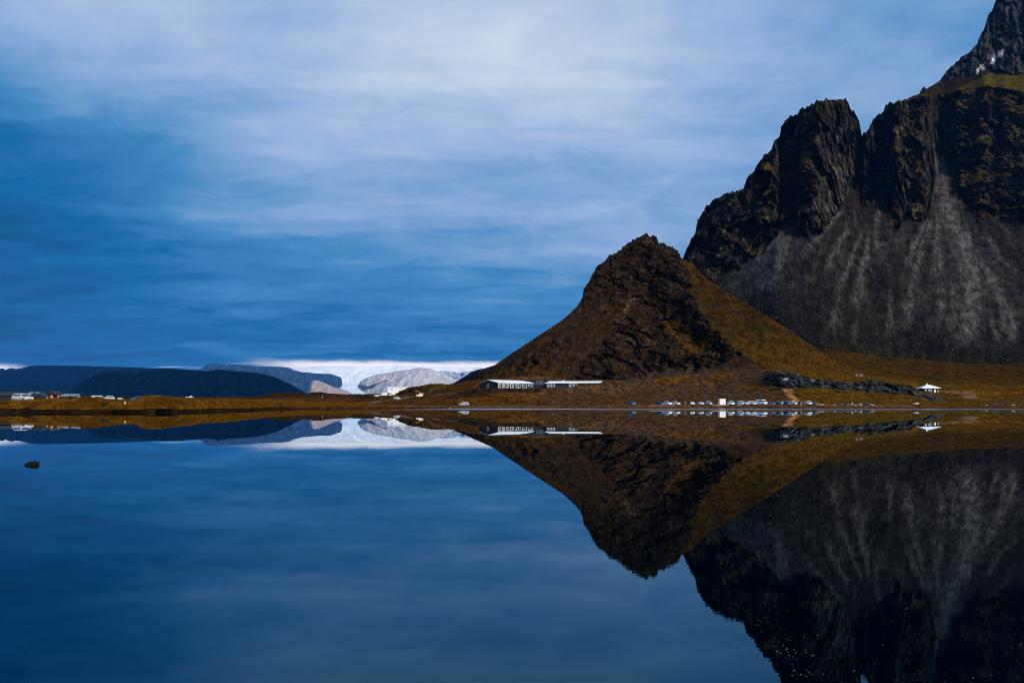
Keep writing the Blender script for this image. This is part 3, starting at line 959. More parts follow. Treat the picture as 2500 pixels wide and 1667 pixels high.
sn = np.exp(-(((V - 166) + (PX - 2395) * 0.72) / 8) ** 2) * sst(PX, 2376, 2390) * (1 - sst(PX, 2440, 2456))
c = lerp_col(c, (0.60, 0.62, 0.66), sn * sst(fbm(u / 9, D / 9, zz / 9, 3), -0.15, 0.15) * 0.9)
tag(link('mountain', grid_mesh('peak', close_back(PP, 6, 0.9, 1.1), pad_cols(c, 6), surf=pad_cols(np.stack([PX * .8, zz, 0 * PX], -1), 6)), mount_mat), kind='structure')


# ------------------------------------------------------------------ far ranges, ice cap
def far_range(name, sky_pts, base_v, D0, D1, relief, col_fn, step=3.0, nrow=60, jit=0.6, shape=None):
    px = np.arange(sky_pts[0][0], sky_pts[-1][0] + 0.1, step)
    v = tab(sky_pts)(px) + jit * fbm(px / 9, D0 / 1000.0, 1.0, 4) * 2
    vb = np.full_like(px, base_v) if not callable(base_v) else base_v(px)
    v = np.minimum(v, vb - 1)
    PX, V, D = slope_surface(px, v, vb, np.full_like(px, D0), None, nrow, linear=np.full_like(px, D1))
    X = (PX - 1250) / F * D
    e = sst(V - v, 0, 5)
    rr_ = ridged(PX / 26 + V / 60, V / 30, D0 / 900.0, 4)
    D = D - e * relief * (rr_ - 0.4)
    if shape is not None:
        D = D + shape(PX, V) * e
    P = at(PX, V, D)
    n = fbm(PX / 14, V / 8, D0 / 700.0, 4)
    c = col_fn(PX, V, n, P)
    P = close_back(P, 4, 2.0, 1.05)
    m = terrain_mat('far_cover_%d' % int(D0), 12.0 / D0, 60.0 / D0, 0.25, D0 * 0.0006, 0.8, 1.2)
    o = link(name, grid_mesh(name, P, pad_cols(c, 4)), m)
    return tag(o, kind='structure')


def cfn(base, alt, lo=0.0, hi=0.35):
    def f(PX, V, n, P):
        c = np.ones(P.shape) * np.array(base)
        return lerp_col(c, alt, sst(n, lo, hi))
    return f


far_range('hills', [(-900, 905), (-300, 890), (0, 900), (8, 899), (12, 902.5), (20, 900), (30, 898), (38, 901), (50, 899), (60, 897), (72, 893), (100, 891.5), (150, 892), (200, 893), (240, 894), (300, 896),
                    (350, 897.5), (420, 903), (520, 930)], 975, 9500, 13000, 500, cfn((0.001, 0.003, 0.009), (0.002, 0.005, 0.013)))  # near-black blue albedo paints in cloud shadow and haze
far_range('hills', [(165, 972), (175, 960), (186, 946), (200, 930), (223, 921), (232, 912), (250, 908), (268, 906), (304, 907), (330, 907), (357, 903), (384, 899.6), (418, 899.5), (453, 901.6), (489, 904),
                    (540, 910), (620, 930), (680, 955)], 975, 6200, 7600, 350, cfn((0.001, 0.003, 0.007), (0.003, 0.005, 0.008)))  # cloud shadow over these slopes is put into the dark blue colour
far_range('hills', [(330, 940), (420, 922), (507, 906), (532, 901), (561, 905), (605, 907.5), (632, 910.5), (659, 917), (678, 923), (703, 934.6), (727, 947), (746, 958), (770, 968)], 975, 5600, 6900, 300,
          cfn((0.001, 0.003, 0.010), (0.003, 0.005, 0.014)))  # overcast shade and blue haze painted as albedo here too
far_range('hills', [(400, 925), (487, 902), (507, 890), (516, 887), (552, 889), (587, 891), (632, 893.6), (686, 895), (707, 898), (721, 904), (736, 908), (757, 909.6), (778, 912), (807, 912), (821, 917), (832, 921), (835.5, 929), (836, 940), (838, 960)],
          972, 19000, 24000, 700, cfn((0.03, 0.05, 0.08), (0.10, 0.11, 0.13), 0.1, 0.5))  # darkened colour stands in for cloud shadow on this range


def pinkc(PX, V, n, P):
    c = np.ones(P.shape) * np.array([0.46, 0.33, 0.26])
    return lerp_col(c, (0.30, 0.22, 0.20), sst(n, 0.0, 0.4))


far_range('hills', [(742, 966), (750, 956), (755, 940), (760, 931), (768, 927), (780, 930), (798, 937), (816, 945), (839, 951.6), (860, 960), (870, 966)], 972, 15000, 18000, 450, pinkc)


def palec(PX, V, n, P):
    c = np.ones(P.shape) * np.array([0.50, 0.46, 0.44])
    c = lerp_col(c, (0.42, 0.38, 0.36), sst(n, 0.05, 0.4))
    return c


def gash(PX, V):
    ln = tab([(868, 938), (900, 944), (935, 930), (962, 923), (1000, 913), (1030, 900)])(PX)          # flank turned away from the sun
    return sst(V - ln, -2, 3) * (900 - 10.5 * (PX - 876)) * (1 - sst(PX, 960, 1010))


far_range('hills', [(868, 966), (872, 950), (875, 940), (880, 931), (894, 922), (905, 918.6), (923, 913), (958, 909), (967, 905), (994, 902.5), (1021, 898), (1044, 899), (1058, 902.5), (1069, 907), (1095, 917), (1120, 928), (1150, 945)],
          970, 17000, 19500, 220, palec, 2.0, 70, 0.6, gash)
far_range('hills', [(896, 968), (905, 962), (915, 955), (937, 941), (960, 929), (994, 914), (1015, 912), (1060, 925), (1110, 931), (1150, 945)], 970, 14500, 16500, 220, palec, 2.0, 50, 0.5)
far_range('glacier', [(816, 968), (820, 955), (826, 948), (834, 942), (848, 939), (868, 940), (880, 944), (888, 949), (896, 956), (902, 966)], 970, 16800, 19500, 60,
          lambda PX, V, n, P: lerp_col(np.ones(P.shape) * np.array([0.82, 0.90, 0.95]), (0.60, 0.76, 0.88), sst(fbm(PX / 14, V / 2.2, 5.0, 3), 0.0, 0.3) * 0.7), 1.5, 40, 0.4)
far_range('hills', [(1030, 925), (1060, 908), (1083, 905), (1101, 906), (1116, 908), (1153, 906), (1200, 902), (1300, 900)], 960, 21000, 24000, 1300, cfn((0.42, 0.45, 0.50), (0.85, 0.87, 0.9), 0.15, 0.3))
far_range('hills', [(1085, 950), (1108, 934), (1130, 922), (1148, 909), (1164, 902.5), (1182, 899), (1200, 893.6), (1260, 880), (1400, 860)], 958, 4200, 5200, 200, cfn((0.006, 0.010, 0.026), (0.01, 0.015, 0.036)))


def icec(PX, V, n, P):
    c = np.ones(P.shape) * np.array([0.92, 0.91, 0.90])
    c = lerp_col(c, (0.62, 0.74, 0.84), sst(V, 926, 944) * (1 - 0.35 * sst(fbm(PX / 20, V / 3.0, 2.0, 3), 0.0, 0.3)))
    c = lerp_col(c, (0.72, 0.72, 0.74), sst(n, 0.2, 0.5) * 0.5)
    return c


far_range('glacier', [(640, 912), (690, 900), (740, 896), (820, 894), (900, 897), (960, 893), (1040, 896), (1100, 898), (1180, 897), (1260, 900), (1320, 908)], 970, 22000, 25500, 130, icec, 3.0, 60, 0.3)

# ------------------------------------------------------------------ haze
bm = bmesh.new()
bmesh.ops.create_cube(bm, size=1.0)
me = bpy.data.meshes.new('haze')
bm.to_mesh(me)
bm.free()
hm = bpy.data.materials.new('haze_air')
hm.use_nodes = True
t = hm.node_tree
t.nodes.remove(t.nodes['Principled BSDF'])
pvn = t.nodes.new('ShaderNodeVolumePrincipled')
pvn.inputs['Color'].default_value = (0.05, 0.36, 1.0, 1)
pvn.inputs['Density'].default_value = 1.4e-5
pvn.inputs['Anisotropy'].default_value = 0.0
t.links.new(pvn.outputs[0], t.nodes['Material Output'].inputs['Volume'])
haze = link('haze', me, hm)
haze.scale = (52000, 37000, 1700)
haze.location = (0, 16500, 1700 / 2 - 30)
tag(haze, kind='stuff')
#OBJECTS_BELOW

# ------------------------------------------------------------------ mesh builders for things
def bm_new():
    return bmesh.new()


def bm_mesh(bm, name, smooth=False, bevel=0.0):
    if bevel:
        bmesh.ops.bevel(bm, geom=list(bm.edges), offset=bevel, segments=1, affect='EDGES', profile=0.7)
    bmesh.ops.recalc_face_normals(bm, faces=bm.faces)
    me = bpy.data.meshes.new(name)
    bm.to_mesh(me)
    bm.free()
    if smooth:
        for p in me.polygons:
            p.use_smooth = True
    return me


def box(bm, x0, x1, y0, y1, z0, z1):
    vs = [bm.verts.new(p) for p in ((x0, y0, z0), (x1, y0, z0), (x1, y1, z0), (x0, y1, z0), (x0, y0, z1), (x1, y0, z1), (x1, y1, z1), (x0, y1, z1))]
    for f in ((0, 3, 2, 1), (4, 5, 6, 7), (0, 1, 5, 4), (1, 2, 6, 5), (2, 3, 7, 6), (3, 0, 4, 7)):
        bm.faces.new([vs[i] for i in f])
    return vs


def prism(bm, pts, axis, a, b):
    """extrude a polygon pts (2-D) along an axis from a to b"""
    def mk(p, q):
        return (q, p[0], p[1]) if axis == 'x' else ((p[0], q, p[1]) if axis == 'y' else (p[0], p[1], q))
    A = [bm.verts.new(mk(p, a)) for p in pts]
    B = [bm.verts.new(mk(p, b)) for p in pts]
    n = len(pts)
    bm.faces.new(A)
    bm.faces.new(B[::-1])
    for i in range(n):
        bm.faces.new((A[i], B[i], B[(i + 1) % n], A[(i + 1) % n]))


def tube(bm, p, q, r0, r1, seg=8):
    p, q = Vector(p), Vector(q)
    d = (q - p).normalized()
    u = d.orthogonal().normalized()
    w = d.cross(u)
    A, B = [], []
    for k in range(seg):
        a = 2 * math.pi * k / seg
        o = u * math.cos(a) + w * math.sin(a)
        A.append(bm.verts.new(p + o * r0))
        B.append(bm.verts.new(q + o * r1))
    for k in range(seg):
        bm.faces.new((A[k], A[(k + 1) % seg], B[(k + 1) % seg], B[k]))
    bm.faces.new(A[::-1])
    bm.faces.new(B)


def boxmesh(name, *d, bevel=0.0):
    bm = bm_new()
    box(bm, *d)
    return bm_mesh(bm, name, bevel=bevel)


def copy_tree(o, parent=None):
    c = o.copy()
    COL.objects.link(c)
    c.parent = parent
    for ch in o.children:
        copy_tree(ch, c)
    return c


M_GLASS = flat('dark_glass', (0.012, 0.018, 0.024), 0.08, 0.6, var=0.2)
M_RUBBER = flat('tyre_rubber', (0.012, 0.012, 0.012), 0.85, 0.2)
M_RIM = flat('wheel_alloy', (0.45, 0.46, 0.48), 0.35, 0.5, 0.8)
M_LAMP = flat('lamp_lens', (0.85, 0.87, 0.9), 0.15, 0.6)
M_TAIL = flat('tail_lens', (0.35, 0.015, 0.01), 0.25, 0.5)
M_PLATE = flat('number_plate_white', (0.75, 0.75, 0.72), 0.5)
M_BLACK = flat('black_plastic', (0.015, 0.015, 0.016), 0.6)
M_WHITEPAINT = flat('white_paint', (0.86, 0.87, 0.88), 0.45, 0.4, var=0.03)
M_CONC = flat('pale_concrete', (0.42, 0.36, 0.30), 0.9, 0.2, var=0.2, scale=1.5)
M_DARKWALL = flat('dark_cladding', (0.030, 0.026, 0.024), 0.7, 0.3, var=0.25, scale=0.8)
M_BLACKWALL = flat('black_cladding', (0.008, 0.009, 0.011), 0.6, 0.3, var=0.25)
M_ROOF = flat('white_metal_roof', (0.84, 0.86, 0.90), 0.5, 0.4, var=0.04, scale=0.5)
M_STONE = flat('grey_stone', (0.075, 0.072, 0.072), 0.9, 0.2, var=0.5, scale=1.6)
M_PALESTONE = flat('pale_stone', (0.30, 0.28, 0.26), 0.9, 0.2, var=0.35, scale=1.6)
M_DARKSTONE = flat('dark_stone', (0.030, 0.032, 0.036), 0.85, 0.25, var=0.5, scale=0.9)

PAINT = {k: flat('car_paint_' + k, c, 0.40, 0.4, 0.0, 0.03, coat=0.15) for k, c in dict(
    white=(0.86, 0.87, 0.88), cream=(0.72, 0.66, 0.58), silver=(0.50, 0.53, 0.57), blue=(0.010, 0.085, 0.19), navy=(0.008, 0.018, 0.045), black=(0.010, 0.012, 0.014),
    purple=(0.17, 0.055, 0.15), iceblue=(0.55, 0.68, 0.78), teal=(0.012, 0.10, 0.17), darkgrey=(0.03, 0.04, 0.055), dimwhite=(0.55, 0.57, 0.58)).items()}  # last entry: white paint dimmed to imitate lens falloff at the left


# ------------------------------------------------------------------ cars
def car_proto(kind):
    if kind == 'suv':
        sec = [(-2.24, .42, .80, .70), (-2.16, .30, .93, .84), (-1.9, .26, 1.0, .90), (-1.0, .24, 1.08, .93), (0.6, .24, 1.10, .93), (1.7, .25, 1.10, .92), (2.12, .30, 1.06, .87), (2.22, .45, .95, .76)]
        cab = (-1.05, 2.02, 1.06, .84, -0.28, 1.62, 1.66, .66)
        wr, wy = 0.36, (-1.40, 1.36)
    elif kind == 'van':
        sec = [(-2.6, .45, .85, .76), (-2.52, .32, 1.02, .90), (-2.2, .28, 1.15, .97), (-1.6, .26, 1.22, .99), (0.6, .26, 1.24, .99), (2.3, .28, 1.24, .98), (2.55, .34, 1.2, .95)]
        cab = (-2.0, 2.53, 1.2, .95, -1.25, 2.42, 2.25, .82)
        wr, wy = 0.36, (-1.65, 1.6)
    else:
        sec = [(-2.02, .40, .70, .68), (-1.94, .28, .82, .80), (-1.7, .23, .88, .85), (-0.9, .21, .95, .88), (0.6, .21, .97, .88), (1.5, .23, .97, .87), (1.88, .30, .93, .82), (1.98, .42, .82, .72)]
        cab = (-1.0, 1.84, .93, .80, -0.18, 1.35, 1.47, .61)
        wr, wy = 0.32, (-1.25, 1.25)
    root = thing('car', None, 'car')
    bm = bm_new()
    rings = []
    for y, zb, zt, w in sec:
        pts = [(-w * .9, zb), (-w, zb + .14), (-w, zt - .16), (-w * .9, zt), (w * .9, zt), (w, zt - .16), (w, zb + .14), (w * .9, zb)]
        rings.append([bm.verts.new((x, y, z)) for x, z in pts])
    for a, b_ in zip(rings, rings[1:]):
        for k in range(8):
            bm.faces.new((a[k], a[(k + 1) % 8], b_[(k + 1) % 8], b_[k]))
    bm.faces.new(rings[0][::-1])
    bm.faces.new(rings[-1])
    y0, y1, zb, wb, y2, y3, zt, wt_ = cab
    lo = [Vector(p) for p in ((-wb, y0, zb), (wb, y0, zb), (wb, y1, zb), (-wb, y1, zb))]
    hi = [Vector(p) for p in ((-wt_, y2, zt), (wt_, y2, zt), (wt_, y3, zt), (-wt_, y3, zt))]
    mid = [(a * 0.12 + b_ * 0.88) for a, b_ in zip(lo, hi)]
    cen = sum(hi, Vector()) / 4
    top = [h.lerp(cen, 0.12) + Vector((0, 0, 0.03)) for h in hi]
    L = [[bm.verts.new(p) for p in q] for q in (lo, mid, top)]
    for a, b_ in zip(L, L[1:]):
        for k in range(4):
            bm.faces.new((a[k], a[(k + 1) % 4], b_[(k + 1) % 4], b_[k]))
    bm.faces.new(L[2])
    # wheel arches, bumpers and mirrors belong to the shell
    for sx in (-1, 1):
        box(bm, sx * (wb + .02), sx * (wb + .17), y0 + .42, y0 + .56, zb + .02, zb + .16)
    body_me = bm_mesh(bm, 'body')
    link('body', body_me, PAINT['white'], root)

    def pane(name, k, a0, a1, b0, b1, mat=M_GLASS):
        A, B, C_, D_ = lo[k], lo[(k + 1) % 4], mid[(k + 1) % 4], mid[k]
        n = (B - A).cross(D_ - A).normalized()
        f = lambda s_, t_: (A.lerp(B, s_)).lerp(D_.lerp(C_, s_), t_) + n * 0.014
        me = bpy.data.meshes.new(name)
        me.from_pydata([f(a0, b0), f(a1, b0), f(a1, b1), f(a0, b1)], [], [(0, 1, 2, 3)])
        return link(name, me, mat, root)
    pane('windscreen', 0, .07, .93, .08, .93)
    if kind == 'van':
        pane('side_window', 1, .03, .20, .12, .85)
        pane('side_window', 3, .80, .97, .12, .85)
        pane('side_window', 1, .24, .60, .30, .85)
        pane('side_window', 3, .40, .76, .30, .85)
    else:
        for k, rr_ in ((1, ((.08, .42), (.46, .90))), (3, ((.10, .54), (.58, .92)))):
            for a0, a1 in rr_:
                pane('side_window', k, a0, a1, .16, .88)
    pane('rear_window', 2, .10, .90, .25, .90)
    bm = bm_new()
    tube(bm, (-.11, 0, 0), (.11, 0, 0), wr, wr, 14)
    wme = bm_mesh(bm, 'wheel')
    wme.materials.append(M_RUBBER)
    bm = bm_new()
    tube(bm, (-.118, 0, 0), (.118, 0, 0), wr * .62, wr * .62, 10)
    rme = bm_mesh(bm, 'rim')
    rme.materials.append(M_RIM)
    w0 = max(q[3] for q in sec) - .10
    for sx in (-1, 1):
        for y in wy:
            w = link('wheel', wme, None, root, (sx * w0, y, wr))
            link('rim', rme, None, w)
    yf, yb = sec[1][0], sec[-2][0]
    zf = sec[1][2]
    lme = boxmesh('headlight', -.16, .16, -.07, .07, -.07, .06, bevel=.02)
    lme.materials.append(M_LAMP)
    tme = boxmesh('tail_light', -.11, .11, -.06, .06, -.12, .12, bevel=.02)
    tme.materials.append(M_TAIL)
    for sx in (-1, 1):
        link('headlight', lme, None, root, (sx * (sec[1][3] - .20), yf - .03, zf - .17))
        link('tail_light', tme, None, root, (sx * (sec[-2][3] - .13), yb + .05, sec[-2][2] - .15))
    link('grille', boxmesh('grille', -.42, .42, yf - .10, yf + .05, zf - .36, zf - .24), M_BLACK, root)
    link('number_plate', boxmesh('number_plate', -.26, .26, sec[0][0] - .03, sec[0][0] + .02, .44, .55), M_PLATE, root)
    link('bumper', boxmesh('bumper', -sec[1][3] + .02, sec[1][3] - .02, sec[0][0] - .02, sec[0][0] + .2, .24, .38, bevel=.03), M_BLACK, root)
    return root


PROTO = {k: car_proto(k) for k in ('suv', 'hatch', 'van')}
USED = set()


def car(kind, paint, px, D, yaw, label, group, z=None, sc=1.0):
    """yaw 0: nose towards the camera; 180: tail towards the camera"""
    o = PROTO[kind] if kind not in USED else copy_tree(PROTO[kind])
    USED.add(kind)
    p = spot(px, D)
    if z is not None:
        p.z = z
    o.location = p
    o.rotation_euler = (0, 0, R(yaw))
    o.scale = (sc, sc, sc)
    for ch in o.children:
        if ch.name.split('.')[0] == 'body':
            ch.material_slots[0].link = 'OBJECT'
            ch.material_slots[0].material = PAINT[paint]
    o['label'] = label
    o['category'] = 'van' if kind == 'van' else 'car'
    if kind == 'van':
        o.name = 'van'
    if group:
        o['group'] = group
    return o


G1 = 'cars in the lakeside car park'
row = [
    ('suv', 'blue', 1544, 352, 12, 'lone blue car parked left of the row, far from its neighbours'),
    ('hatch', 'navy', 1612, 351, 25, 'dark navy car at the left end of the car park row'),
    ('suv', 'white', 1630, 351, 24, 'white car beside the dark navy car at the row\'s left end'),
    ('suv', 'cream', 1650, 351, 24, 'off-white car with a thin post at its right side'),
    ('hatch', 'white', 1690, 352, -4, 'small white car alone between the walkers and the next white car'),
    ('hatch', 'iceblue', 1711, 352, 4, 'pale bluish car left of the silver car with a person before it'),
    ('suv', 'silver', 1730, 353, 8, 'silver car with a dark-clad person standing in front of it'),
    ('suv', 'white', 1785, 351, 6, 'white car just right of the tall white kiosk'),
    ('suv', 'navy', 1795, 358, 20, 'dark car half hidden behind the white car right of the kiosk'),
    ('suv', 'white', 1810, 352, 14, 'white car, leftmost of the tight group of four pale cars'),
    ('hatch', 'iceblue', 1822, 350, 2, 'ice-blue car, second in the tight group of four pale cars'),
    ('suv', 'cream', 1831, 358, 5, 'cream car standing back, third in the group of four pale cars'),
    ('suv', 'white', 1841, 351, -6, 'white car, rightmost of the tight group of four pale cars'),
    ('van', 'white', 1860, 353, 24, 'tall white van left of the purple car'),
    ('hatch', 'purple', 1881, 351, 30, 'low purple car between the white van and a blue car'),
    ('suv', 'teal', 1900, 352, 24, 'large teal-blue car right of the purple car'),
    ('suv', 'blue', 1920, 352, 18, 'blue car right of the person in white'),
    ('suv', 'white', 1936, 351, 26, 'white car left of the crowd of people by the path'),
    ('suv', 'white', 1975, 350, -5, 'white car right of the person in an orange jacket'),
    ('hatch', 'darkgrey', 1987, 352, 20, 'dark grey car at the right end of the car park row'),
]
for k, pc, px, D_, yaw, lab in row:
    car(k, pc, px, D_, yaw, lab, G1)
car('suv', 'silver', 1133, 362, -98, 'silver-white car driving alone along the lakeside grass', None)
car('suv', 'silver', 969, 455, 150, 'light grey car going away up the curving road', None)
car('suv', 'white', 1024, 505, -70, 'white car parked in front of the orange excavator', None)
car('suv', 'dimwhite', 55, 167, 66, 'white car parked side-on behind the left shore', 'cars on the left shore')
car('suv', 'black', 102, 168, 70, 'black car parked side-on next to the white one on the left shore', 'cars on the left shore')
car('suv', 'dimwhite', 263, 300, -40, 'white car behind the grassy dune above two walkers', 'cars on the left shore')
car('suv', 'navy', 338, 250, -18, 'dark blue car with bright headlights behind the dip in the dunes', 'cars on the left shore')
car('hatch', 'white', 294, 620, 85, 'white car far off between the dunes, only its roof showing', 'cars on the left shore')
car('van', 'white', 937, 600, -80, 'left one of two white vans before the long white hall', 'white vans by the hall')
car('van', 'white', 957, 602, -82, 'right one of two white vans before the long white hall', 'white vans by the hall')
car('hatch', 'white', 920, 598, -85, 'low white car at the left of the two white vans', None)
car('van', 'cream', 240, 320, 84, 'pinkish-white camper half hidden behind the left dune', None)


# ------------------------------------------------------------------ people
def person_mesh(pose):
    """one continuous figure grown from a joint skeleton, 1.74 m tall, facing -Y"""
    st_, am, crouch = pose
    hipz = 0.92 if not crouch else 0.55
    J = {'pelvis': (0, 0, hipz, .145), 'waist': (0, -.02 * crouch, hipz + .16, .135), 'chest': (0, -.10 * crouch, hipz + .40, .165), 'neck': (0, -.14 * crouch, hipz + .57, .062),
         'headb': (0, -.16 * crouch - .01, hipz + .66, .085), 'headm': (0, -.17 * crouch - .015, hipz + .735, .098), 'headt': (0, -.165 * crouch, hipz + .80, .066)}
    E = [('pelvis', 'waist'), ('waist', 'chest'), ('chest', 'neck'), ('neck', 'headb'), ('headb', 'headm'), ('headm', 'headt')]
    for s_, n in ((-1, 'l'), (1, 'r')):
        f = st_ * s_
        kz = .49 if not crouch else .45
        J['hip' + n] = (s_ * .10, 0, hipz - .05, .105)
        J['knee' + n] = (s_ * .11, -f * .16 - crouch * .36, kz, .070)
        J['ankle' + n] = (s_ * .11, -f * .22 + (0.10 if f < 0 else 0) - crouch * .05, .09, .048)
        J['toe' + n] = (s_ * .13, -f * .22 - .16 + (0.10 if f < 0 else 0) - crouch * .05, .045, .042)
        E += [('pelvis', 'hip' + n), ('hip' + n, 'knee' + n), ('knee' + n, 'ankle' + n), ('ankle' + n, 'toe' + n)]
        cz = J['chest']
        J['sho' + n] = (s_ * .20, cz[1], cz[2] + .07, .078)
        if am == 'pocket':
            J['elb' + n] = (s_ * .31, cz[1] + .06, cz[2] - .20, .056)
            J['wri' + n] = (s_ * .22, cz[1] - .08, cz[2] - .40, .046)
            J['han' + n] = (s_ * .19, cz[1] - .12, cz[2] - .46, .044)
        elif am == 'hold':
            J['elb' + n] = (s_ * .27, cz[1] - .02, cz[2] - .19, .056)
            J['wri' + n] = (s_ * .12, cz[1] - .28, cz[2] - .02, .044)
            J['han' + n] = (s_ * .07, cz[1] - .33, cz[2] + .03, .042)
        else:
            J['elb' + n] = (s_ * .27, cz[1] + .05 + f * .08, cz[2] - .21, .056)
            J['wri' + n] = (s_ * .28, cz[1] - .03 + f * .16, cz[2] - .45, .043)
            J['han' + n] = (s_ * .27, cz[1] - .06 + f * .18, cz[2] - .55, .042)
        E += [('chest', 'sho' + n), ('sho' + n, 'elb' + n), ('elb' + n, 'wri' + n), ('wri' + n, 'han' + n)]
    names = list(J)
    me = bpy.data.meshes.new('skeleton')
    me.from_pydata([J[k][:3] for k in names], [(names.index(a), names.index(b_)) for a, b_ in E], [])
    o = bpy.data.objects.new('skeleton', me)
    COL.objects.link(o)
    sk = o.modifiers.new('skin', 'SKIN')
    for k, v in zip(names, me.skin_vertices[0].data):
        v.radius = (J[k][3], J[k][3] * (.78 if k in ('pelvis', 'waist', 'chest') else 1.0))
        v.use_root = (k == 'pelvis')
    sub = o.modifiers.new('sub', 'SUBSURF')
    sub.levels = sub.render_levels = 1
    bpy.context.view_layer.update()
    ev = o.evaluated_get(bpy.context.evaluated_depsgraph_get())
    out = bpy.data.meshes.new_from_object(ev)
    bpy.data.objects.remove(o)
    hz, hy = J['headm'][2], J['headm'][1]
    hands = [Vector(J['hanl'][:3]), Vector(J['hanr'][:3])]
    for p in out.polygons:
        c_ = p.center
        p.use_smooth = True
        if c_.z > hz - .13:
            p.material_index = 4 if (c_.z > hz + .045 or c_.y > hy + .015) else 0
        elif min((c_ - h).length for h in hands) < .075:
            p.material_index = 0
        elif c_.z < .10:
            p.material_index = 3
        elif c_.z < hipz - .06 and abs(c_.x) < .25 and min((c_ - h).length for h in hands) > .1:
            p.material_index = 2
        else:
            p.material_index = 1
    for i in range(5):
        out.materials.append(None)
    return out


POSES = {'stand': person_mesh((0.15, 'down', 0)), 'walk': person_mesh((1.0, 'down', 0)), 'pocket': person_mesh((0.1, 'pocket', 0)), 'photo': person_mesh((0.2, 'hold', 0)), 'crouch': person_mesh((0.0, 'hold', 1))}
SKIN = flat('skin', (0.42, 0.24, 0.17), 0.6)
CL = {k: flat('cloth_' + k, c, 0.9, 0.1) for k, c in dict(black=(0.012, 0.012, 0.014), navy=(0.012, 0.018, 0.045), white=(0.78, 0.78, 0.78), orange=(0.75, 0.20, 0.03), red=(0.55, 0.02, 0.012),
      blue=(0.03, 0.08, 0.28), grey=(0.10, 0.10, 0.11), brown=(0.06, 0.035, 0.02), purple=(0.09, 0.04, 0.18), pink=(0.62, 0.22, 0.17), paleblue=(0.5, 0.62, 0.74), peach=(0.85, 0.42, 0.22)).items()}


def person(px, D, pose, yaw, top, legs, label, group=None, hair='brown', h=1.0):
    o = bpy.data.objects.new('person', POSES[pose])
    COL.objects.link(o)
    o.location = spot(px, D, -0.02)
    o.rotation_euler = (0, 0, R(yaw))
    o.scale = (h, h, h)
    for i, m in enumerate((SKIN, CL[top], CL[legs], CL['black'], CL[hair])):
        o.material_slots[i].link = 'OBJECT'
        o.material_slots[i].material = m
    return tag(o, label, 'person', group)


GP_ = 'people along the far shore'
GC_ = 'people gathered by the path to the car park'
person(1668, 350, 'walk', 70, 'grey', 'black', 'person in dark clothes walking among the white cars', GP_)
person(1674, 350, 'walk', 80, 'white', 'grey', 'person in a white top walking among the white cars', GP_)
person(1731, 347.5, 'stand', 170, 'black', 'black', 'person in black standing in front of the silver car', GP_)
person(1910, 350, 'stand', 20, 'white', 'grey', 'person in white standing between two blue cars', GP_)
person(1949, 349, 'pocket', 30, 'black', 'black', 'person in black at the left of the crowd by the path', GC_)
person(1952.5, 350, 'stand', -20, 'navy', 'black', 'person in a navy jacket in the crowd by the path', GC_)
person(1956, 348.5, 'stand', 160, 'blue', 'white', 'person in a blue jacket and white trousers in the crowd', GC_, h=1.05)
person(1959, 350, 'pocket', 10, 'purple', 'navy', 'person in a purple jacket in the crowd by the path', GC_)
person(1965.5, 350, 'stand', 190, 'orange', 'brown', 'person in an orange jacket left of a white car', GC_)
person(2030, 356, 'stand', 180, 'black', 'black', 'person in black alone at the foot of the green mound', GP_)
person(2062, 342, 'walk', -80, 'black', 'navy', 'person in black at the water\'s edge left of the boulders', GP_, h=1.08)
person(2080, 342, 'crouch', 40, 'white', 'brown', 'person in white crouching at the water\'s edge by the boulders', GP_, h=1.15)
person(2192.5, 342, 'stand', 10, 'black', 'black', 'left one of two people in black side by side on the shore', GP_)
person(2196.5, 342, 'pocket', -10, 'black', 'navy', 'right one of two people in black side by side on the shore', GP_, h=1.05)
person(2231, 343, 'photo', 0, 'peach', 'black', 'person in a pale orange jacket left of the group of four', GP_, h=0.95)
person(2237, 342, 'stand', 180, 'white', 'black', 'person in white second in the group of four on shore', GP_, h=1.05)
person(2241, 342, 'stand', 10, 'paleblue', 'black', 'person in a pale blue jacket third in the group of four', GP_, h=1.05)
person(2245.5, 341, 'pocket', 20, 'red', 'black', 'person in a red jacket right of the group of four', GP_, h=0.98)
person(2451, 352, 'stand', 15, 'navy', 'black', 'left one of two people in dark blue at the far right shore', GP_, h=1.1)
person(2456, 352, 'pocket', -10, 'navy', 'navy', 'right one of two people in dark blue at the far right shore', GP_, h=1.1)
GL_ = 'people on the left shore'
person(126, 166, 'stand', 20, 'orange', 'black', 'person in an orange jacket right of the black car', GL_, h=0.8)
person(142, 167, 'pocket', -30, 'pink', 'black', 'person in a pinkish jacket beside the grey-roofed shed', GL_, h=0.8)
person(171, 159, 'stand', 180, 'black', 'black', 'person in black on the dune below the grey-roofed shed', GL_, h=0.75)
person(202, 160, 'walk', 90, 'black', 'navy', 'person in black right of the grey notice board', GL_, h=0.75)
person(253, 155.5, 'walk', 185, 'black', 'black', 'left one of the two walkers in black on the dune', GL_, h=0.62)
person(260.5, 155.5, 'walk', 175, 'black', 'navy', 'right one of the two walkers in black on the dune', GL_, h=0.62)
person(305, 156.5, 'photo', 10, 'white', 'black', 'person in a white top low on the dune beside a thin pole', GL_, h=0.6)


# ------------------------------------------------------------------ the lodge
def px_to_s(px, X0, Y0, ca, sa):
    q = (px - 1250) / F
    return (q * Y0 - X0) / (ca - q * sa)


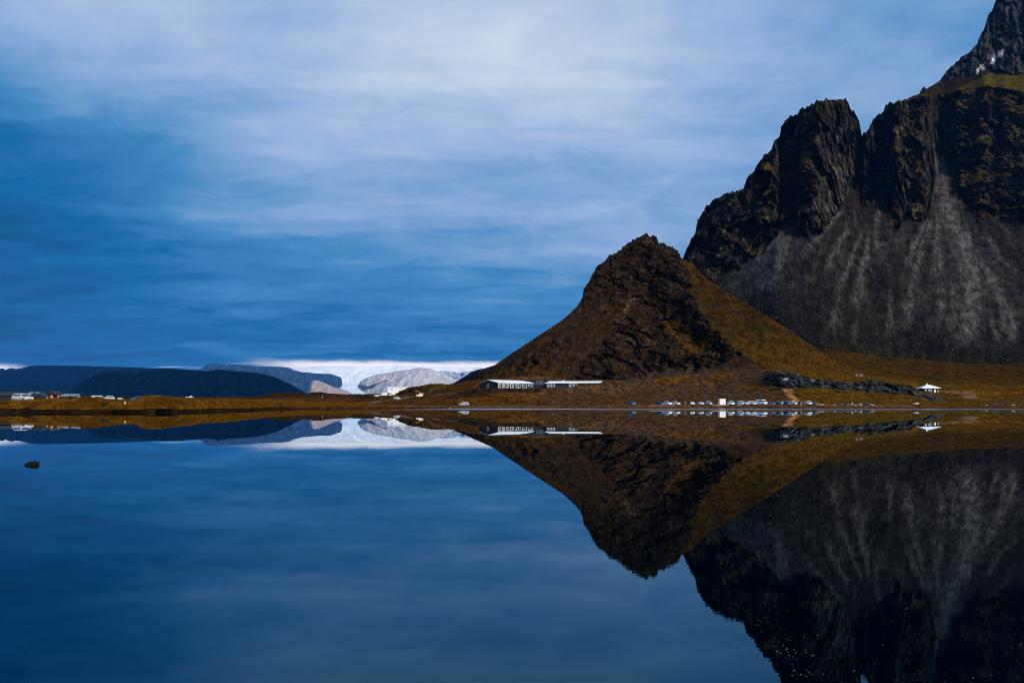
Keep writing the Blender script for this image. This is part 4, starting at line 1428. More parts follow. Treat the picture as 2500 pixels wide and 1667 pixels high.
def window_part(parent, mat4, w, h, double=True, panel=True):
    """frame with its pane, in the wall plane (x along the wall, z up), facing local -y"""
    fr_ = bm_new()
    t_ = 0.13
    box(fr_, 0, t_, -.09, .05, 0, h)
    box(fr_, w - t_, w, -.09, .05, 0, h)
    box(fr_, t_, w - t_, -.09, .05, h - t_, h)
    box(fr_, t_, w - t_, -.09, .05, 0, t_)
    if double:
        box(fr_, w * .55 - .05, w * .55 + .05, -.085, .05, t_, h - t_)
    f = link('window', bm_mesh(fr_, 'window'), M_WHITEPAINT, parent)
    f.matrix_local = mat4
    link('pane', boxmesh('pane', t_, w - t_, -.03, .02, t_, h - t_), M_GLASS2, f)
    if panel:
        link('vent_panel', boxmesh('vent_panel', -.50, -.04, -.07, .05, h - .55, h - .05), M_WHITEPAINT, f)
    return f


M_GLASS2 = flat('blue_window_glass', (0.02, 0.045, 0.08), 0.06, 0.7, var=0.3, scale=1.0)
Xc, Yc, Zc = (1214.6 - 1250) / F * 428, 428.0, 10.12
th = R(38)
ca, sa = math.cos(th), math.sin(th)
L_, W_ = 24.2, 15.9
lodge = thing('lodge', 'long low black lodge with white roofs below the small hill', 'building', (Xc, Yc, Zc), th)
HE, HR = 2.75, 4.3
bm = bm_new()
prism(bm, [(0, -3), (W_, -3), (W_, HE), (W_ / 2, HR), (0, HE)], 'x', 0, L_)
link('wall', bm_mesh(bm, 'wall'), M_DARKWALL, lodge)
bm = bm_new()
k_ = (HR - HE) / (W_ / 2)
prism(bm, [(-.55, HE - .55 * k_ + .03), (W_ / 2, HR + .03), (W_ / 2, HR + .25), (-.55, HE - .55 * k_ + .22)], 'x', -.25, L_ + .4)
link('roof', bm_mesh(bm, 'roof'), M_ROOF, lodge)
bm = bm_new()
prism(bm, [(W_ / 2 + .02, HR + .03), (W_ + .5, HE - .5 * k_ + .03), (W_ + .5, HE - .5 * k_ + .22), (W_ / 2 + .02, HR + .25)], 'x', -.25, L_ + .4)
link('roof', bm_mesh(bm, 'roof'), M_ROOF, lodge)
for a_, b_ in ((1216.5, 1223), (1226, 1232), (1235, 1241), (1246, 1254.5), (1260, 1270), (1276, 1286), (1291.5, 1301)):
    s0, s1 = (px_to_s(q, Xc, Yc, ca, sa) for q in (a_, b_))
    window_part(lodge, Matrix.Translation((s0, 0, .18)), s1 - s0, 2.1, True, s1 - s0 > 1.9)
# tall window in the gable end (faces -x in the lodge's frame)
window_part(lodge, Matrix.Translation((0, 9.3, .2)) @ Matrix.Rotation(-math.pi / 2, 4, 'Z'), 1.75, 2.2, False, False)
# dark glazed middle block, turned square to the lake
inv = Matrix.Translation((Xc, Yc, Zc)) @ Matrix.Rotation(th, 4, 'Z')
inv = inv.inverted()


def lodge_part(name, me, mat, parent=lodge):
    o = link(name, me, mat, parent)
    if parent is lodge:
        o.matrix_local = inv
    return o


zt_ = CH + (HOR - 926.5) / F * 448
lodge_part('glazed_block', boxmesh('glazed_block', 4.5, 26.0, 447.0, 460.0, 7.5, zt_), M_BLACKWALL)
lodge_part('parapet', boxmesh('parapet', 4.3, 26.2, 446.8, 460.2, zt_ + .002, zt_ + .25), M_BLACK)
for i in range(6):
    x0 = (1309 - 1250) / F * 447 + i * .66
    f = lodge_part('window', boxmesh('window', x0, x0 + .60, 446.86, 447.05, 12.3, 14.6), M_BLACK)
    link('pane', boxmesh('pane', x0 + .05, x0 + .55, 446.80, 446.90, 12.35, 14.55), M_GLASS2, f)
# long right wing
r0, r1 = (1334 - 1250) / F * 440, (1464 - 1250) / F * 440
lodge_part('wing_wall', boxmesh('wing_wall', r0, r1, 440.0, 452.0, 8.0, 12.95), M_BLACKWALL)
bm = bm_new()
bot = [bm.verts.new(p) for p in ((r0 - .9, 439.3, 12.85), (r1 + .2, 439.3, 13.1), (r1 + 2.2, 446.5, 14.15), (r0 + 2.6, 446.5, 14.0))]
top_ = [bm.verts.new(v_.co + Vector((0, 0, .22))) for v_ in bot]
bm.faces.new(bot[::-1])
bm.faces.new(top_)
for i in range(4):
    bm.faces.new((bot[i], bot[(i + 1) % 4], top_[(i + 1) % 4], top_[i]))
lodge_part('wing_roof', bm_mesh(bm, 'wing_roof'), M_ROOF)
bm = bm_new()
prism(bm, [(446.55, 14.1), (452.6, 13.2), (452.6, 13.4), (446.55, 14.3)], 'x', r0 + 1.2, r1 + 2.0)
lodge_part('wing_roof', bm_mesh(bm, 'wing_roof'), M_ROOF)
lodge_part('roof_vent', boxmesh('roof_vent', (1374 - 1250) / F * 446, (1377.5 - 1250) / F * 446, 446.7, 447.4, 14.1, 14.75), M_WHITEPAINT)
for a_ in (1335, 1342, 1349.5, 1389, 1396, 1403):
    x0 = (a_ - 1250) / F * 440
    m4 = inv @ Matrix.Translation((x0, 440.0, 11.0))
    f = window_part(lodge, m4, 1.05, 1.5, False, False)

# ------------------------------------------------------------------ hut with a white hipped roof
hx = (2266 - 1250) / F * 440
hut = thing('cottage', 'small black cottage with white hipped roof above the dark outcrop', 'building', (hx, 440, 8.0), R(-4))
link('wall', boxmesh('wall', -3.7, 3.7, -3.2, 3.2, -2.2, 2.25), M_BLACKWALL, hut)
bm = bm_new()
e_ = [bm.verts.new(p) for p in ((-4.95, -4.2, 2.12), (4.95, -4.2, 2.12), (4.95, 4.2, 2.12), (-4.95, 4.2, 2.12))]
e2 = [bm.verts.new(v_.co + Vector((0, 0, .22))) for v_ in e_]
rd = [bm.verts.new((-.9, 0, 4.1)), bm.verts.new((.9, 0, 4.1))]
bm.faces.new(e_[::-1])
for i in range(4):
    bm.faces.new((e_[i], e_[(i + 1) % 4], e2[(i + 1) % 4], e2[i]))
bm.faces.new((e2[0], e2[1], rd[1], rd[0]))
bm.faces.new((e2[1], e2[2], rd[1]))
bm.faces.new((e2[2], e2[3], rd[0], rd[1]))
bm.faces.new((e2[3], e2[0], rd[0]))
rf = link('roof', bm_mesh(bm, 'roof'), M_ROOF, hut)
link('chimney', boxmesh('chimney', -.95, -.45, -.25, .25, 3.75, 4.85), M_WHITEPAINT, rf)
link('shutter', boxmesh('shutter', -3.0, -2.2, -3.27, -3.19, .9, 1.9), M_WHITEPAINT, hut)
fr_ = bm_new()
for x0 in (-1.2, -.62, -.04, .5):
    box(fr_, x0, x0 + .12, -3.27, -3.19, .5, 1.95)
for z0 in (.5, 1.15, 1.85):
    box(fr_, -1.08, .5, -3.262, -3.19, z0, z0 + .1)
w = link('window', bm_mesh(fr_, 'window'), M_WHITEPAINT, hut)
link('pane', boxmesh('pane', -1.1, .55, -3.22, -3.18, .55, 1.9), M_GLASS2, w)
link('door', boxmesh('door', 1.75, 2.55, -3.27, -3.19, -.1, 1.95), M_WHITEPAINT, hut)
link('corner_board', boxmesh('corner_board', 3.52, 3.76, -3.26, -3.0, -.1, 2.1), M_WHITEPAINT, hut)

# ------------------------------------------------------------------ stone hut on the outcrop
p = spot(2096, 500)
sh_ = thing('stone_hut', 'tiny weathered pinkish stone hut above the dark outcrop', 'hut', p, R(-12))
M_PINK = flat('weathered_plaster', (0.24, 0.17, 0.13), 0.95, 0.1, var=0.5, scale=1.2)
link('wall', boxmesh('wall', -2.1, 2.1, -1.6, 1.6, -.8, 1.75), M_PINK, sh_)
bm = bm_new()
prism(bm, [(-1.9, 1.755), (1.9, 1.755), (1.9, 1.9), (-1.9, 2.1)], 'x', -2.3, 2.3)
link('roof', bm_mesh(bm, 'roof'), M_STONE, sh_)
link('doorway', boxmesh('doorway', -.4, .4, -1.66, -1.58, -.2, 1.35), M_BLACK, sh_)

# ------------------------------------------------------------------ white kiosk in the car park
p = spot(1762.5, 353)
ki = thing('kiosk', 'tall plain white box-shaped kiosk in the middle of the car row', 'kiosk', p, R(2))
link('cabin', boxmesh('cabin', -1.3, 1.3, -1.1, 1.1, 0.12, 2.6, bevel=.04), M_WHITEPAINT, ki)
link('skid', boxmesh('skid', -1.25, 1.25, -1.0, 1.0, -.1, .118), M_CONC, ki)
link('lid', boxmesh('lid', -1.36, 1.36, -1.16, 1.16, 2.602, 2.70, bevel=.02), M_WHITEPAINT, ki)
link('notice', boxmesh('notice', -.25, .45, -1.115, -1.09, 1.9, 2.0), flat('notice_grey', (0.5, 0.5, 0.5)), ki)

# ------------------------------------------------------------------ long white hall and a far farm
p = spot(974.5, 640)
ha = thing('hall', 'long low white hall in front of the glacier, left of the excavator', 'building', p, R(3))
link('wall', boxmesh('wall', -8.6, 8.6, -4, 4, -2, 2.3), M_WHITEPAINT, ha)
bm = bm_new()
prism(bm, [(-4.4, 2.302), (4.4, 2.302), (0, 2.9)], 'x', -8.9, 8.9)
link('roof', bm_mesh(bm, 'roof'), M_ROOF, ha)
for x0 in (-6.5, 1.5):
    link('door', boxmesh('door', x0, x0 + 2.2, -4.05, -3.98, -.2, 1.9), flat('off_white_door', (0.66, 0.67, 0.68)), ha)
p = spot(462, 2600)
fa = thing('farmhouse', 'tiny white farmhouse far off on the dark plain', 'building', p, 0)
link('wall', boxmesh('wall', -12, 12, -4, 4, -3, 3.6), M_WHITEPAINT, fa)
bm = bm_new()
prism(bm, [(-4.4, 3.602), (4.4, 3.602), (0, 6.4)], 'x', 2, 8)
link('roof', bm_mesh(bm, 'roof'), M_ROOF, fa)

# ------------------------------------------------------------------ sheds on the left shore
M_TIN = flat('dark_tin', (0.020, 0.022, 0.024), 0.6, 0.3, var=0.3)
M_TINL = flat('worn_tin', (0.20, 0.21, 0.21), 0.5, 0.4, var=0.35)
p = spot(60, 205)
sd = thing('shed', 'long dark shed with a pale roof panel behind the parked cars', 'shed', p, R(6))
link('wall', boxmesh('wall', -6.6, 6.0, -2, 2, -.6, 1.6), M_TIN, sd)
bm = bm_new()
prism(bm, [(-2.4, 1.5), (0, 2.5), (2.4, 1.5)], 'x', -6.9, 6.3)
rf = link('roof', bm_mesh(bm, 'roof'), M_TIN, sd)
for x0, x1 in ((1.3, 2.4), (2.9, 4.0)):
    bm = bm_new()
    prism(bm, [(-2.3, 1.60), (-.3, 2.425), (-.3, 2.46), (-2.3, 1.635)], 'x', x0, x1)
    link('roof_panel', bm_mesh(bm, 'roof_panel'), M_TINL, rf)
p = spot(131, 200)
sd = thing('shed', 'small dark gabled shed between the long shed and grey roof', 'shed', p, R(-8))
link('wall', boxmesh('wall', -1.5, 1.5, -1.5, 1.5, -.5, 1.4), M_TIN, sd)
bm = bm_new()
prism(bm, [(-1.8, 1.3), (0, 2.3), (1.8, 1.3)], 'y', -1.8, 1.8)
link('roof', bm_mesh(bm, 'roof'), M_TIN, sd)
p = spot(173, 186)
sd = thing('shed', 'low dark shed with a grey slanting roof on the left shore', 'shed', p, R(5))
link('wall', boxmesh('wall', -2.1, 2.2, -1.3, 1.3, -.6, .98), M_TIN, sd)
bm = bm_new()
prism(bm, [(-1.5, 1.0), (1.5, 1.55), (1.5, 1.65), (-1.5, 1.10)], 'x', -2.0, 1.5)
link('roof', bm_mesh(bm, 'roof'), M_TINL, sd)
p = spot(192.5, 163)
nb_o = thing('notice_board', 'small grey notice board on the dune by the sheds', 'sign', p, 0)
link('board', boxmesh('board', -.30, .30, -.03, .03, .35, .90), flat('grey_board', (0.22, 0.23, 0.24)), nb_o)
for x0 in (-.27, .21):
    link('post', boxmesh('post', x0, x0 + .06, .032, .08, -.2, .88), M_BLACK, nb_o)


# ------------------------------------------------------------------ posts
def post(px, D, h, r, mat, label):
    bm = bm_new()
    tube(bm, (0, 0, -.3), (0, 0, h), r, r * .8, 8)
    tube(bm, (0, 0, h - .16), (0, 0, h - .06), r * 1.15, r * 1.15, 8)
    o = link('post', bm_mesh(bm, 'post'), mat, None, spot(px, D))
    return tag(o, label, 'post')


M_WOOD = flat('grey_wood', (0.10, 0.08, 0.065), 0.9, 0.1, var=0.4)
post(318, 161, 1.1, .035, M_WOOD, 'thin grey pole on the dune left of the dark blue car')
post(787, 545, 2.0, .16, M_CONC, 'pale marker post on the dark knoll left of the glacier')
post(575, 262, .45, .05, M_CONC, 'tiny pale post on the golden grass flat')
post(1130, 385, .7, .10, M_PLATE, 'white marker post on grass behind the lone silver car')
post(1658.5, 350, 1.0, .06, M_PLATE, 'thin white post right of the off-white car')
post(2358.5, 395, .8, .07, M_PLATE, 'white marker post below the gravel mound')
post(2420, 346, 1.2, .06, M_WOOD, 'thin grey post among stones at the far right shore')

# ------------------------------------------------------------------ excavator
M_ORANGE = flat('machine_orange', (0.55, 0.16, 0.012), 0.5, 0.4, var=0.2)
p = spot(1027, 545)
ex = thing('excavator', 'orange tracked excavator with folded arm beside the road', 'excavator', p, R(172))
for y0 in (-1.25, .75):
    bm = bm_new()
    prism(bm, [(-1.7, .1), (1.7, .1), (1.95, .4), (1.7, .75), (-1.7, .75), (-1.95, .4)], 'y', y0, y0 + .5)
    link('track', bm_mesh(bm, 'track'), M_RUBBER, ex)
link('house', boxmesh('house', -2.2, .9, -1.2, 1.2, .95, 2.0, bevel=.06), M_ORANGE, ex)
link('counterweight', boxmesh('counterweight', -2.75, -2.22, -1.15, 1.15, .9, 2.05, bevel=.12), M_BLACK, ex)
cb = link('cab', boxmesh('cab', -.1, 1.0, .15, 1.15, 2.02, 3.0, bevel=.05), M_BLACK, ex)
link('cab_window', boxmesh('cab_window', 0.0, .9, 1.14, 1.17, 2.15, 2.9), M_GLASS2, cb)
for nm, a_, b_, r0_, r1_ in (('boom', (.8, -.2, 1.6), (2.5, -.2, 3.4), .28, .22), ('boom', (2.5, -.2, 3.4), (3.4, -.2, 3.1), .22, .18), ('stick', (3.4, -.2, 3.2), (3.1, -.2, 1.1), .18, .13)):
    bm = bm_new()
    tube(bm, a_, b_, r0_, r1_, 6)
    link(nm, bm_mesh(bm, nm), M_ORANGE, ex)
bm = bm_new()
prism(bm, [(2.9, 1.2), (3.4, 1.1), (3.3, .4), (2.7, .2), (2.5, .5)], 'y', -.65, .25)
link('bucket', bm_mesh(bm, 'bucket'), M_BLACK, ex)


# ------------------------------------------------------------------ boulders and stones
def rock_mesh(seed, sub=2, squash=0.7):
    bm = bm_new()
    bmesh.ops.create_icosphere(bm, subdivisions=sub, radius=1.0)
    co = np.array([v_.co[:] for v_ in bm.verts])
    d = 1 + 0.30 * fbm(co[:, 0] * 1.1 + seed, co[:, 1] * 1.1, co[:, 2] * 1.1 + seed * 3, 2) + 0.14 * ridged(co[:, 0] * 2.3 + seed, co[:, 1] * 2.3, co[:, 2] * 2.3, 2)
    rs = np.random.default_rng(seed)
    for _ in range(5):                                   # broken faces
        n = rs.normal(size=3)
        n /= np.linalg.norm(n)
        lim = rs.uniform(0.55, 0.85)
        k = (co * d[:, None]) @ n
        d = np.where(k > lim, d * lim / np.maximum(k, 1e-3), d)
    for v_, k in zip(bm.verts, d):
        v_.co *= k
        v_.co.z *= squash
    return bm_mesh(bm, 'boulder')


ROCKS = [rock_mesh(3 + i) for i in range(6)]
for r_ in ROCKS:
    r_.materials.append(M_STONE)


def boulder(px, D, size, mat, label, i=0, z=None, rz=0.0, sx=1.0, group='boulders along the shore'):
    o = link('boulder', ROCKS[i % 6], None, None, spot(px, D), rz)
    o.location.z = (o.location.z + size * .25) if z is None else z
    o.scale = (size * sx, size, size)
    o.material_slots[0].link = 'OBJECT'
    o.material_slots[0].material = mat
    return tag(o, label, 'boulder', group)


boulder(74.5, 20.35, .175, flat('wet_rock', (0.006, 0.005, 0.004), 0.8, 0.1), 'dark low rock alone in the still water at left', 1, 0.0, 0.4, 1.05, None)
boulder(2037.5, 345, .72, M_PALESTONE, 'pale rounded boulder just right of the car park', 0)
boulder(2041, 352, .9, M_STONE, 'grey boulder behind the pale rounded one by the car park', 2, sx=.7)
boulder(2051, 350, .8, M_STONE, 'low grey boulder between the car park and the person in black', 3, sx=1.5)
boulder(2070, 348, .8, M_STONE, 'flat grey boulder right of the person in black on shore', 4, sx=1.6)
boulder(2087, 347, .5, M_PALESTONE, 'small pale stone right of the crouching person', 5, sx=1.4)
boulder(2099, 347, 1.15, M_PALESTONE, 'largest pale boulder of the shore cluster, pointed on top', 1, sx=.9)
boulder(2112, 348, 1.2, M_DARKSTONE, 'dark boulder in the middle of the shore cluster', 2, sx=1.0)
boulder(2121, 348, 1.05, M_STONE, 'grey boulder at the right of the dark cluster boulder', 3)
boulder(2131, 346, .55, M_PALESTONE, 'small pale stone at the right end of the boulder cluster', 4, sx=1.2)
boulder(2160, 344, .3, M_STONE, 'tiny grey stone between boulder cluster and the two people in black', 5, sx=1.4)
boulder(2397, 348, .45, M_STONE, 'low grey stone at the left of the far right stones', 0, sx=1.6)
boulder(2408, 348, .55, M_PALESTONE, 'pale stone second among the far right stones', 1, sx=1.3)
boulder(2425, 350, 1.0, M_STONE, 'largest grey stone among the far right stones beside the post', 2, sx=.9)
boulder(2433, 349, .6, M_STONE, 'grey stone left of the two people at the far right', 3, sx=1.2)
boulder(2474, 349, .55, M_PALESTONE, 'pale stone right of the two people at the far right', 4, sx=1.3)
boulder(2490, 349, .45, M_STONE, 'grey stone at the right edge of the far shore', 5, sx=1.4)
boulder(1099, 300, .36, M_PALESTONE, 'pale stone lying in the water below the lone silver car', 2, 0.0, sx=1.6, group='stones lying in the far shallows')
boulder(1107, 302, .36, M_DARKSTONE, 'dark stone in the water right of the pale one', 3, 0.0, sx=1.2, group='stones lying in the far shallows')
boulder(1181, 292, .42, M_DARKSTONE, 'dark stone in the water below the lodge', 4, 0.0, sx=1.7, group='stones lying in the far shallows')
boulder(1192, 290, .28, M_STONE, 'small grey stone right of the dark stone below the lodge', 5, 0.0, sx=1.5, group='stones lying in the far shallows')

# ------------------------------------------------------------------ dark rock outcrop right of the small hill
opx = np.arange(1858, 2312, 1.3)
ot = tab([(1858, 926), (1862, 923), (1873, 912), (1893, 908.7), (1931, 908), (1957, 912), (1976, 921), (1995, 924.6), (2040, 928), (2076, 931), (2110, 928), (2140, 925.5), (2175, 931), (2204, 938), (2223, 939), (2236, 949),
          (2255, 957.5), (2274, 960), (2293, 969), (2312, 982)])(opx) + 2.2 * fbm(opx / 9, 1.1, 4.0, 3)
ob = tab([(1858, 929), (1893, 936), (1918, 944), (1950, 950), (2040, 953), (2076, 957), (2147, 966), (2217, 975), (2255, 982), (2300, 988), (2312, 990)])(opx)
ot = np.minimum(ot, ob - 1.5)
s_ = np.linspace(0, 1, 34)[:, None]
PX = np.broadcast_to(opx, (34, len(opx))).copy()
V = ob + (ot - ob) * s_
D = tab([(1858, 436), (1880, 420), (1905, 404), (1930, 401), (2312, 396)])(PX) + 12 * s_
u = (PX - 1250) / F * D
zz = CH + (HOR - V) / F * D
D = D - sst(V - ot, 0, 4) * (3.0 * facets(u / 5, D / 6, zz / 4, 8)[0] + 1.5 * facets(u / 2.1, D / 3, zz / 1.8, 9)[0] + 2.0 * (ridged(u / 9, zz / 8, 3.0, 2) - 0.5))
OP = at(PX, V, D)
q2 = fbm(u / 3.0, D / 8, zz / 2.2, 4)
nz = np.abs(normals(OP)[..., 2])
c = np.ones(OP.shape) * np.array([0.020, 0.021, 0.023])
c = lerp_col(c, (0.070, 0.078, 0.085), sst(q2, 0.08, 0.4) * sst(PX + 20 * q2, 2210, 2120) * 0.9)
c = lerp_col(c, (0.045, 0.035, 0.024), sst(PX, 2000, 2120) * sst(q2, -0.1, 0.3) * 0.7)
c = lerp_col(c, (0.065, 0.040, 0.010), sst(ot + 5 - V, -2, 3) * 0.7)
c = lerp_col(c, (0.060, 0.056, 0.052), sst(PX, 2225, 2275) * 0.6)
outc = link('rock_outcrop', grid_mesh('rock_outcrop', close_back(OP, 3, 0.6, 0.6), pad_cols(c, 3)), terrain_mat('outcrop_rock', 0.5, 1.8, 1.0, 0.9, 0.2, 1.8))
tag(outc, 'long dark broken rock outcrop between the green mound and hill', 'rock outcrop')
rs = random.Random(5)
PXL, VL, DL = PX, V, D
for i in range(46):
    ci = rs.randrange(4, len(opx) - 8)
    ri = rs.randrange(3, 27)
    if opx[ci] > 2240 and ri > 16:
        continue
    pos = OP[ri, ci]
    sz = rs.uniform(.5, 1.5) * (1.0 if opx[ci] < 2210 else .55)
    if i == 0:
        ci = int((1918 - 1858) / 1.3)
        pos, sz = OP[14, ci], 1.9
    o = link('rock', ROCKS[i % 6], None, outc, Vector(pos) + Vector((0, -.3, 0)), rs.uniform(0, 6))
    o.scale = (sz * rs.uniform(.8, 1.4), sz, sz * rs.uniform(.8, 1.3))
    o.material_slots[0].link = 'OBJECT'
    o.material_slots[0].material = M_PALESTONE if i == 0 else rs.choice((M_DARKSTONE, M_DARKSTONE, M_STONE))
    if i == 0:
        o['label'] = 'pale rock standing out of the dark outcrop'


# ------------------------------------------------------------------ gravel mounds
def mound(px, D, wx, wy, h, col, name, label):
    n = 28
    a = np.linspace(-1, 1, n)
    A, B_ = np.meshgrid(a, a)
    p = spot(px, D)
    X = p.x + A * wx
    Y = p.y + B_ * wy
    rr_ = np.hypot(A, B_)
    Z = ground_z(X, Y) - .25 + (h + .25) * np.clip(1 - rr_, 0, 1) ** .8 * (1 + .25 * fbm(X / 1.5, Y / 1.5, 1.0, 3))
    cc = np.ones(X.shape + (3,)) * np.array(col) * (1 + .5 * fbm(X / .8, Y / .8, 2.0, 3))[..., None]
    o = link(name, grid_mesh(name, np.stack([X, Y, Z], -1), cc), gm_mat)
    return tag(o, label, 'mound')


gm_mat = terrain_mat('gravel_heap', 1.2, 4.0, 0.8, 0.3, 0.4, 1.6)
mound(2362, 420, 5.2, 4.5, 1.8, (0.12, 0.070, 0.042), 'gravel_mound', 'sandy gravel mound on the field right of the white-roofed cottage')
mound(1052, 552, 6.0, 5, 2.2, (0.080, 0.045, 0.016), 'earth_mound', 'brown earth heap right of the excavator')


# ------------------------------------------------------------------ roads, kerbs
def strip(name, pts, width, mat, lift=0.06, n=160):
    P_ = np.array([((px - 1250) / F * D_, D_) for px, D_ in pts])
    t_ = np.concatenate([[0], np.cumsum(np.hypot(*np.diff(P_, axis=0).T))])
    tt_ = np.linspace(0, t_[-1], n)
    X = np.interp(tt_, t_, P_[:, 0])
    Y = np.interp(tt_, t_, P_[:, 1])
    for _ in range(6):
        X[1:-1] = (X[:-2] + 2 * X[1:-1] + X[2:]) / 4
        Y[1:-1] = (Y[:-2] + 2 * Y[1:-1] + Y[2:]) / 4
    tx, ty = np.gradient(X), np.gradient(Y)
    ln = np.hypot(tx, ty)
    nx_, ny_ = -ty / ln, tx / ln
    rows_ = []
    for k in np.linspace(-.5, .5, 9):
        xx, yy = X + nx_ * width * k, Y + ny_ * width * k
        z_ = ground_z(xx, yy)
        rows_.append((xx, yy, z_))
    zmax = np.max([r_[2] for r_ in rows_], axis=0)
    G = np.stack([np.stack([x, y, .6 * zmax + .4 * z_ + lift - (.25 if i in (0, 8) else 0)], -1) for i, (x, y, z_) in enumerate(rows_)])
    o = link(name, grid_mesh(name, G), mat)
    return tag(o, kind='structure')


M_ROAD = flat('gravel_road', (0.085, 0.066, 0.055), 0.95, 0.15, var=0.3, scale=0.6)
strip('road', [(808, 352), (850, 362), (891, 384), (935, 425), (982, 462), (1021, 492), (1060, 480), (1112, 440)], 5.0, M_ROAD)
strip('road', [(812, 350), (860, 347), (923, 346), (1000, 352), (1133, 358), (1300, 353), (1450, 351), (1590, 351)], 3.4, M_ROAD)
for a_, b_, w_ in ((1587, 1648, .7), (1738, 1778, .8), (1800, 1812, .6)):
    n = 14
    for i in range(n):
        q0, q1 = a_ + (b_ - a_) * i / n, a_ + (b_ - a_) * (i + .94) / n
        p0, p1 = spot(q0, 347.2), spot(q1, 347.2)
        o = link('kerb', boxmesh('kerb', 0, (p1 - p0).length, -.3, .3, -.25, .16, bevel=.02), M_CONC, None, (p0.x, p0.y, (p0.z + p1.z) / 2))
        tag(o, kind='structure')
p0, p1 = spot(1990, 353), spot(2008, 353)
tag(link('pavement', boxmesh('pavement', p0.x, p1.x, 351, 355, p0.z - .5, p0.z + .25, bevel=.04), M_CONC), kind='structure')

# ------------------------------------------------------------------ loose stones on the slopes, tussock grass, white flecks
def scatter_tris(pos, size, colr, seed, name, mat, flatz=.7):
    rs_ = np.random.default_rng(seed)
    n = len(pos)
    base = np.array([(1, 0, 0), (0, 1, 0), (-1, 0, 0), (0, -1, 0), (0, 0, 1), (0, 0, -.6)], float)
    T = np.array([(0, 1, 4), (1, 2, 4), (2, 3, 4), (3, 0, 4), (1, 0, 5), (2, 1, 5), (3, 2, 5), (0, 3, 5)])
    jit_ = base[None] * (1 + .5 * rs_.uniform(-1, 1, (n, 6, 1)))
    a_ = rs_.uniform(0, 6.28, n)
    cx, sx_ = np.cos(a_)[:, None], np.sin(a_)[:, None]
    x = jit_[..., 0] * cx - jit_[..., 1] * sx_
    y = jit_[..., 0] * sx_ + jit_[..., 1] * cx
    Vt = np.stack([x, y, jit_[..., 2] * flatz], -1) * size[:, None, None] + pos[:, None, :]
    TT = (T[None] + 6 * np.arange(n)[:, None, None]).reshape(-1, 3)
    return link(name, tri_mesh(name, Vt.reshape(-1, 3), TT, np.repeat(colr, 6, 0)), mat)


stone_mat = terrain_mat('loose_stone', 1.0, 3.0, 0.3, 0.1, 0.6, 1.4)


def on_grid(G, n, seed, mask=None):
    rs_ = np.random.default_rng(seed)
    nr, nc = G.shape[:2]
    r_, c_ = rs_.integers(0, nr - 1, n * 3), rs_.integers(0, nc - 1, n * 3)
    ok = np.ones(len(r_), bool) if mask is None else rs_.uniform(0, 1, len(r_)) < mask[r_, c_]
    r_, c_ = r_[ok][:n], c_[ok][:n]
    f1, f2 = rs_.uniform(0, 1, (2, len(r_), 1))
    return G[r_, c_] * (1 - f1) * (1 - f2) + G[r_ + 1, c_] * f1 * (1 - f2) + G[r_, c_ + 1] * (1 - f1) * f2 + G[r_ + 1, c_ + 1] * f1 * f2


def stones(G, n, seed, smin, smax, bright, mask=None):
    p = on_grid(G, n, seed, mask)
    rs_ = np.random.default_rng(seed + 1)
    sz = smin + (smax - smin) * rs_.uniform(0, 1, len(p)) ** 3
    g = bright * rs_.uniform(.25, 1, (len(p), 1)) ** 2
    return p, sz, g * np.array([[1.0, .95, .90]])


S = [stones(MP, 4200, 1, .4, 1.3, .11, tal * .9 + .12), stones(HP, 1800, 2, .3, .8, .09), stones(GP[60:200], 1800, 3, .15, .6, .20, (GPX[60:200] > 1250) * 1.0)]
o = scatter_tris(np.concatenate([s[0] for s in S]), np.concatenate([s[1] for s in S]), np.concatenate([s[2] for s in S]), 9, 'scree_stones', stone_mat)
tag(o, 'loose pale stones strewn over scree slopes, hill and field', 'stones', kind='stuff')
# white stones of the small hill's streak
wsm = sst(ws, .3, .9)
p, sz, g = stones(HP, 160, 21, .4, 1.1, .5, wsm)
o = scatter_tris(p, sz, np.full((len(p), 3), .42), 22, 'white_stones', stone_mat)
tag(o, 'streak of white stones on the small hill\'s dark face', 'stones', kind='stuff')


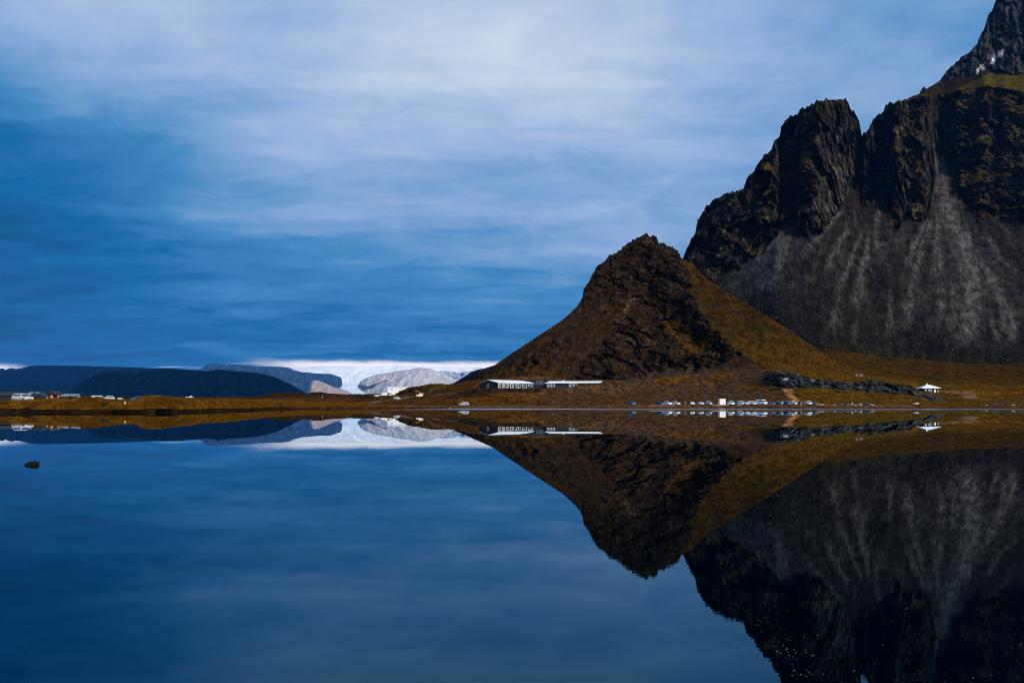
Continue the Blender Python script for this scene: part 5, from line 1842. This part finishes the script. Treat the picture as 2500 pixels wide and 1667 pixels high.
def grass_field(n, pxr, dfun, hh, seed, name, label, cols, ww=.05, blades=5):
    rs_ = np.random.default_rng(seed)
    px = rs_.uniform(pxr[0], pxr[1], n)
    D0, D1 = dfun(px)
    Dd = D0 + (D1 - D0) * rs_.uniform(0, 1, n)
    X = (px - 1250) / F * Dd
    Z = ground_z(X, Dd)
    dens = fbm(X / 5, Dd / 5, 3.0, 3)
    ok = (Z > .55) & (dens + .35 * rs_.uniform(-1, 1, n) > -.15 + .6 * sst(px, 150, 60))
    X, Dd, Z, dens = X[ok], Dd[ok], Z[ok], dens[ok]
    m = len(X)
    hgt = hh * rs_.uniform(.5, 1.15, m) * (1 + .8 * dens)
    lean = rs_.normal(size=(m, blades, 2)) * .35 + np.array([.25, 0])
    off = rs_.normal(size=(m, blades, 2)) * .16
    bx, by = X[:, None] + off[..., 0], Dd[:, None] + off[..., 1]
    bh = hgt[:, None] * rs_.uniform(.6, 1.1, (m, blades))
    bz = np.broadcast_to(Z[:, None] - .05, bx.shape)
    A = np.stack([bx - ww, by, bz], -1)
    B_ = np.stack([bx + ww, by + ww * .5, bz], -1)
    C_ = np.stack([bx + lean[..., 0] * bh, by + lean[..., 1] * bh, bz + bh], -1)
    Vt = np.stack([A, B_, C_], 2).reshape(-1, 3)
    TT = np.arange(len(Vt)).reshape(-1, 3)
    mixv = np.clip(rs_.uniform(0, 1, m) * .4 + .6 * sst(dens + .5 * fbm(X / 1.8, Dd / 1.8, 5.0, 2), -.2, .4), 0, 1)[:, None]
    cc = np.array(cols[0])[None] * (1 - mixv) + np.array(cols[1])[None] * mixv
    cc = np.repeat(cc, blades * 3, 0)
    o = link(name, tri_mesh(name, Vt, TT, cc), grass_mat)
    return tag(o, label, 'grass', kind='stuff')


grass_mat = terrain_mat('dry_grass', .5, 2.0, 0.0, 0.1, 0.7, 1.3)
k3 = KN[1]
grass_field(18000, (20, 640), lambda q: (SHORE(q) + 1.2, np.interp(q, k3[0], k3[1]) + 5), .62, 31, 'dune_grass', 'tall golden grass on the left shore dunes', ((0.034, 0.016, 0.003), (0.175, 0.080, 0.007)))
grass_field(9000, (560, 900), lambda q: (SHORE(q) + 1.5, SHORE(q) + 90), .55, 32, 'meadow_grass', 'low golden grass on the flat beyond the water', ((0.050, 0.022, 0.003), (0.130, 0.060, 0.006)), .08, 4)
grass_field(9000, (1900, 2560), lambda q: (SHORE(q) + 16, SHORE(q) + 110), .35, 33, 'mound_grass', 'short olive tussock grass on the mound and fields at right', ((0.040, 0.021, 0.003), (0.092, 0.052, 0.004)), .10, 4)
grass_field(6000, (880, 1900), lambda q: (SHORE(q) + 2, SHORE(q) + 95), .3, 34, 'apron_grass', 'thin brown grass on the gravel apron below the hill', ((0.040, 0.020, 0.004), (0.095, 0.046, 0.006)), .09, 4)

# small white flecks on the near water, lower right
rs_ = np.random.default_rng(77)
vv = np.concatenate([rs_.uniform(1470, 1690, 130), rs_.normal(1590, 40, 60)])
pp_ = np.concatenate([rs_.uniform(1790, 2520, 130), 1800 + (vv[130:] - 1470) * .8 + np.abs(rs_.normal(0, 45, 60))])
Dv = CH * F / (vv - HOR)
Xv = (pp_ - 1250) / F * Dv
sz = rs_.uniform(.0012, .0052, len(vv)) * rs_.uniform(.5, 1, len(vv))
ring = 7
an = np.linspace(0, 2 * np.pi, ring, endpoint=False)
Vt, TT = [], []
for i in range(len(vv)):
    b0 = len(Vt)
    for a_ in an:
        Vt.append((Xv[i] + math.cos(a_) * sz[i], Dv[i] + math.sin(a_) * sz[i], .0004))
    Vt.append((Xv[i], Dv[i], sz[i] * .55))
    for k in range(ring):
        TT.append((b0 + k, b0 + (k + 1) % ring, b0 + ring))
o = link('white_flecks', tri_mesh('white_flecks', np.array(Vt), np.array(TT)), flat('fleck_white', (0.45, 0.47, 0.47), 0.5))
tag(o, 'tiny white flecks on the dark reflection', 'foam', kind='stuff')
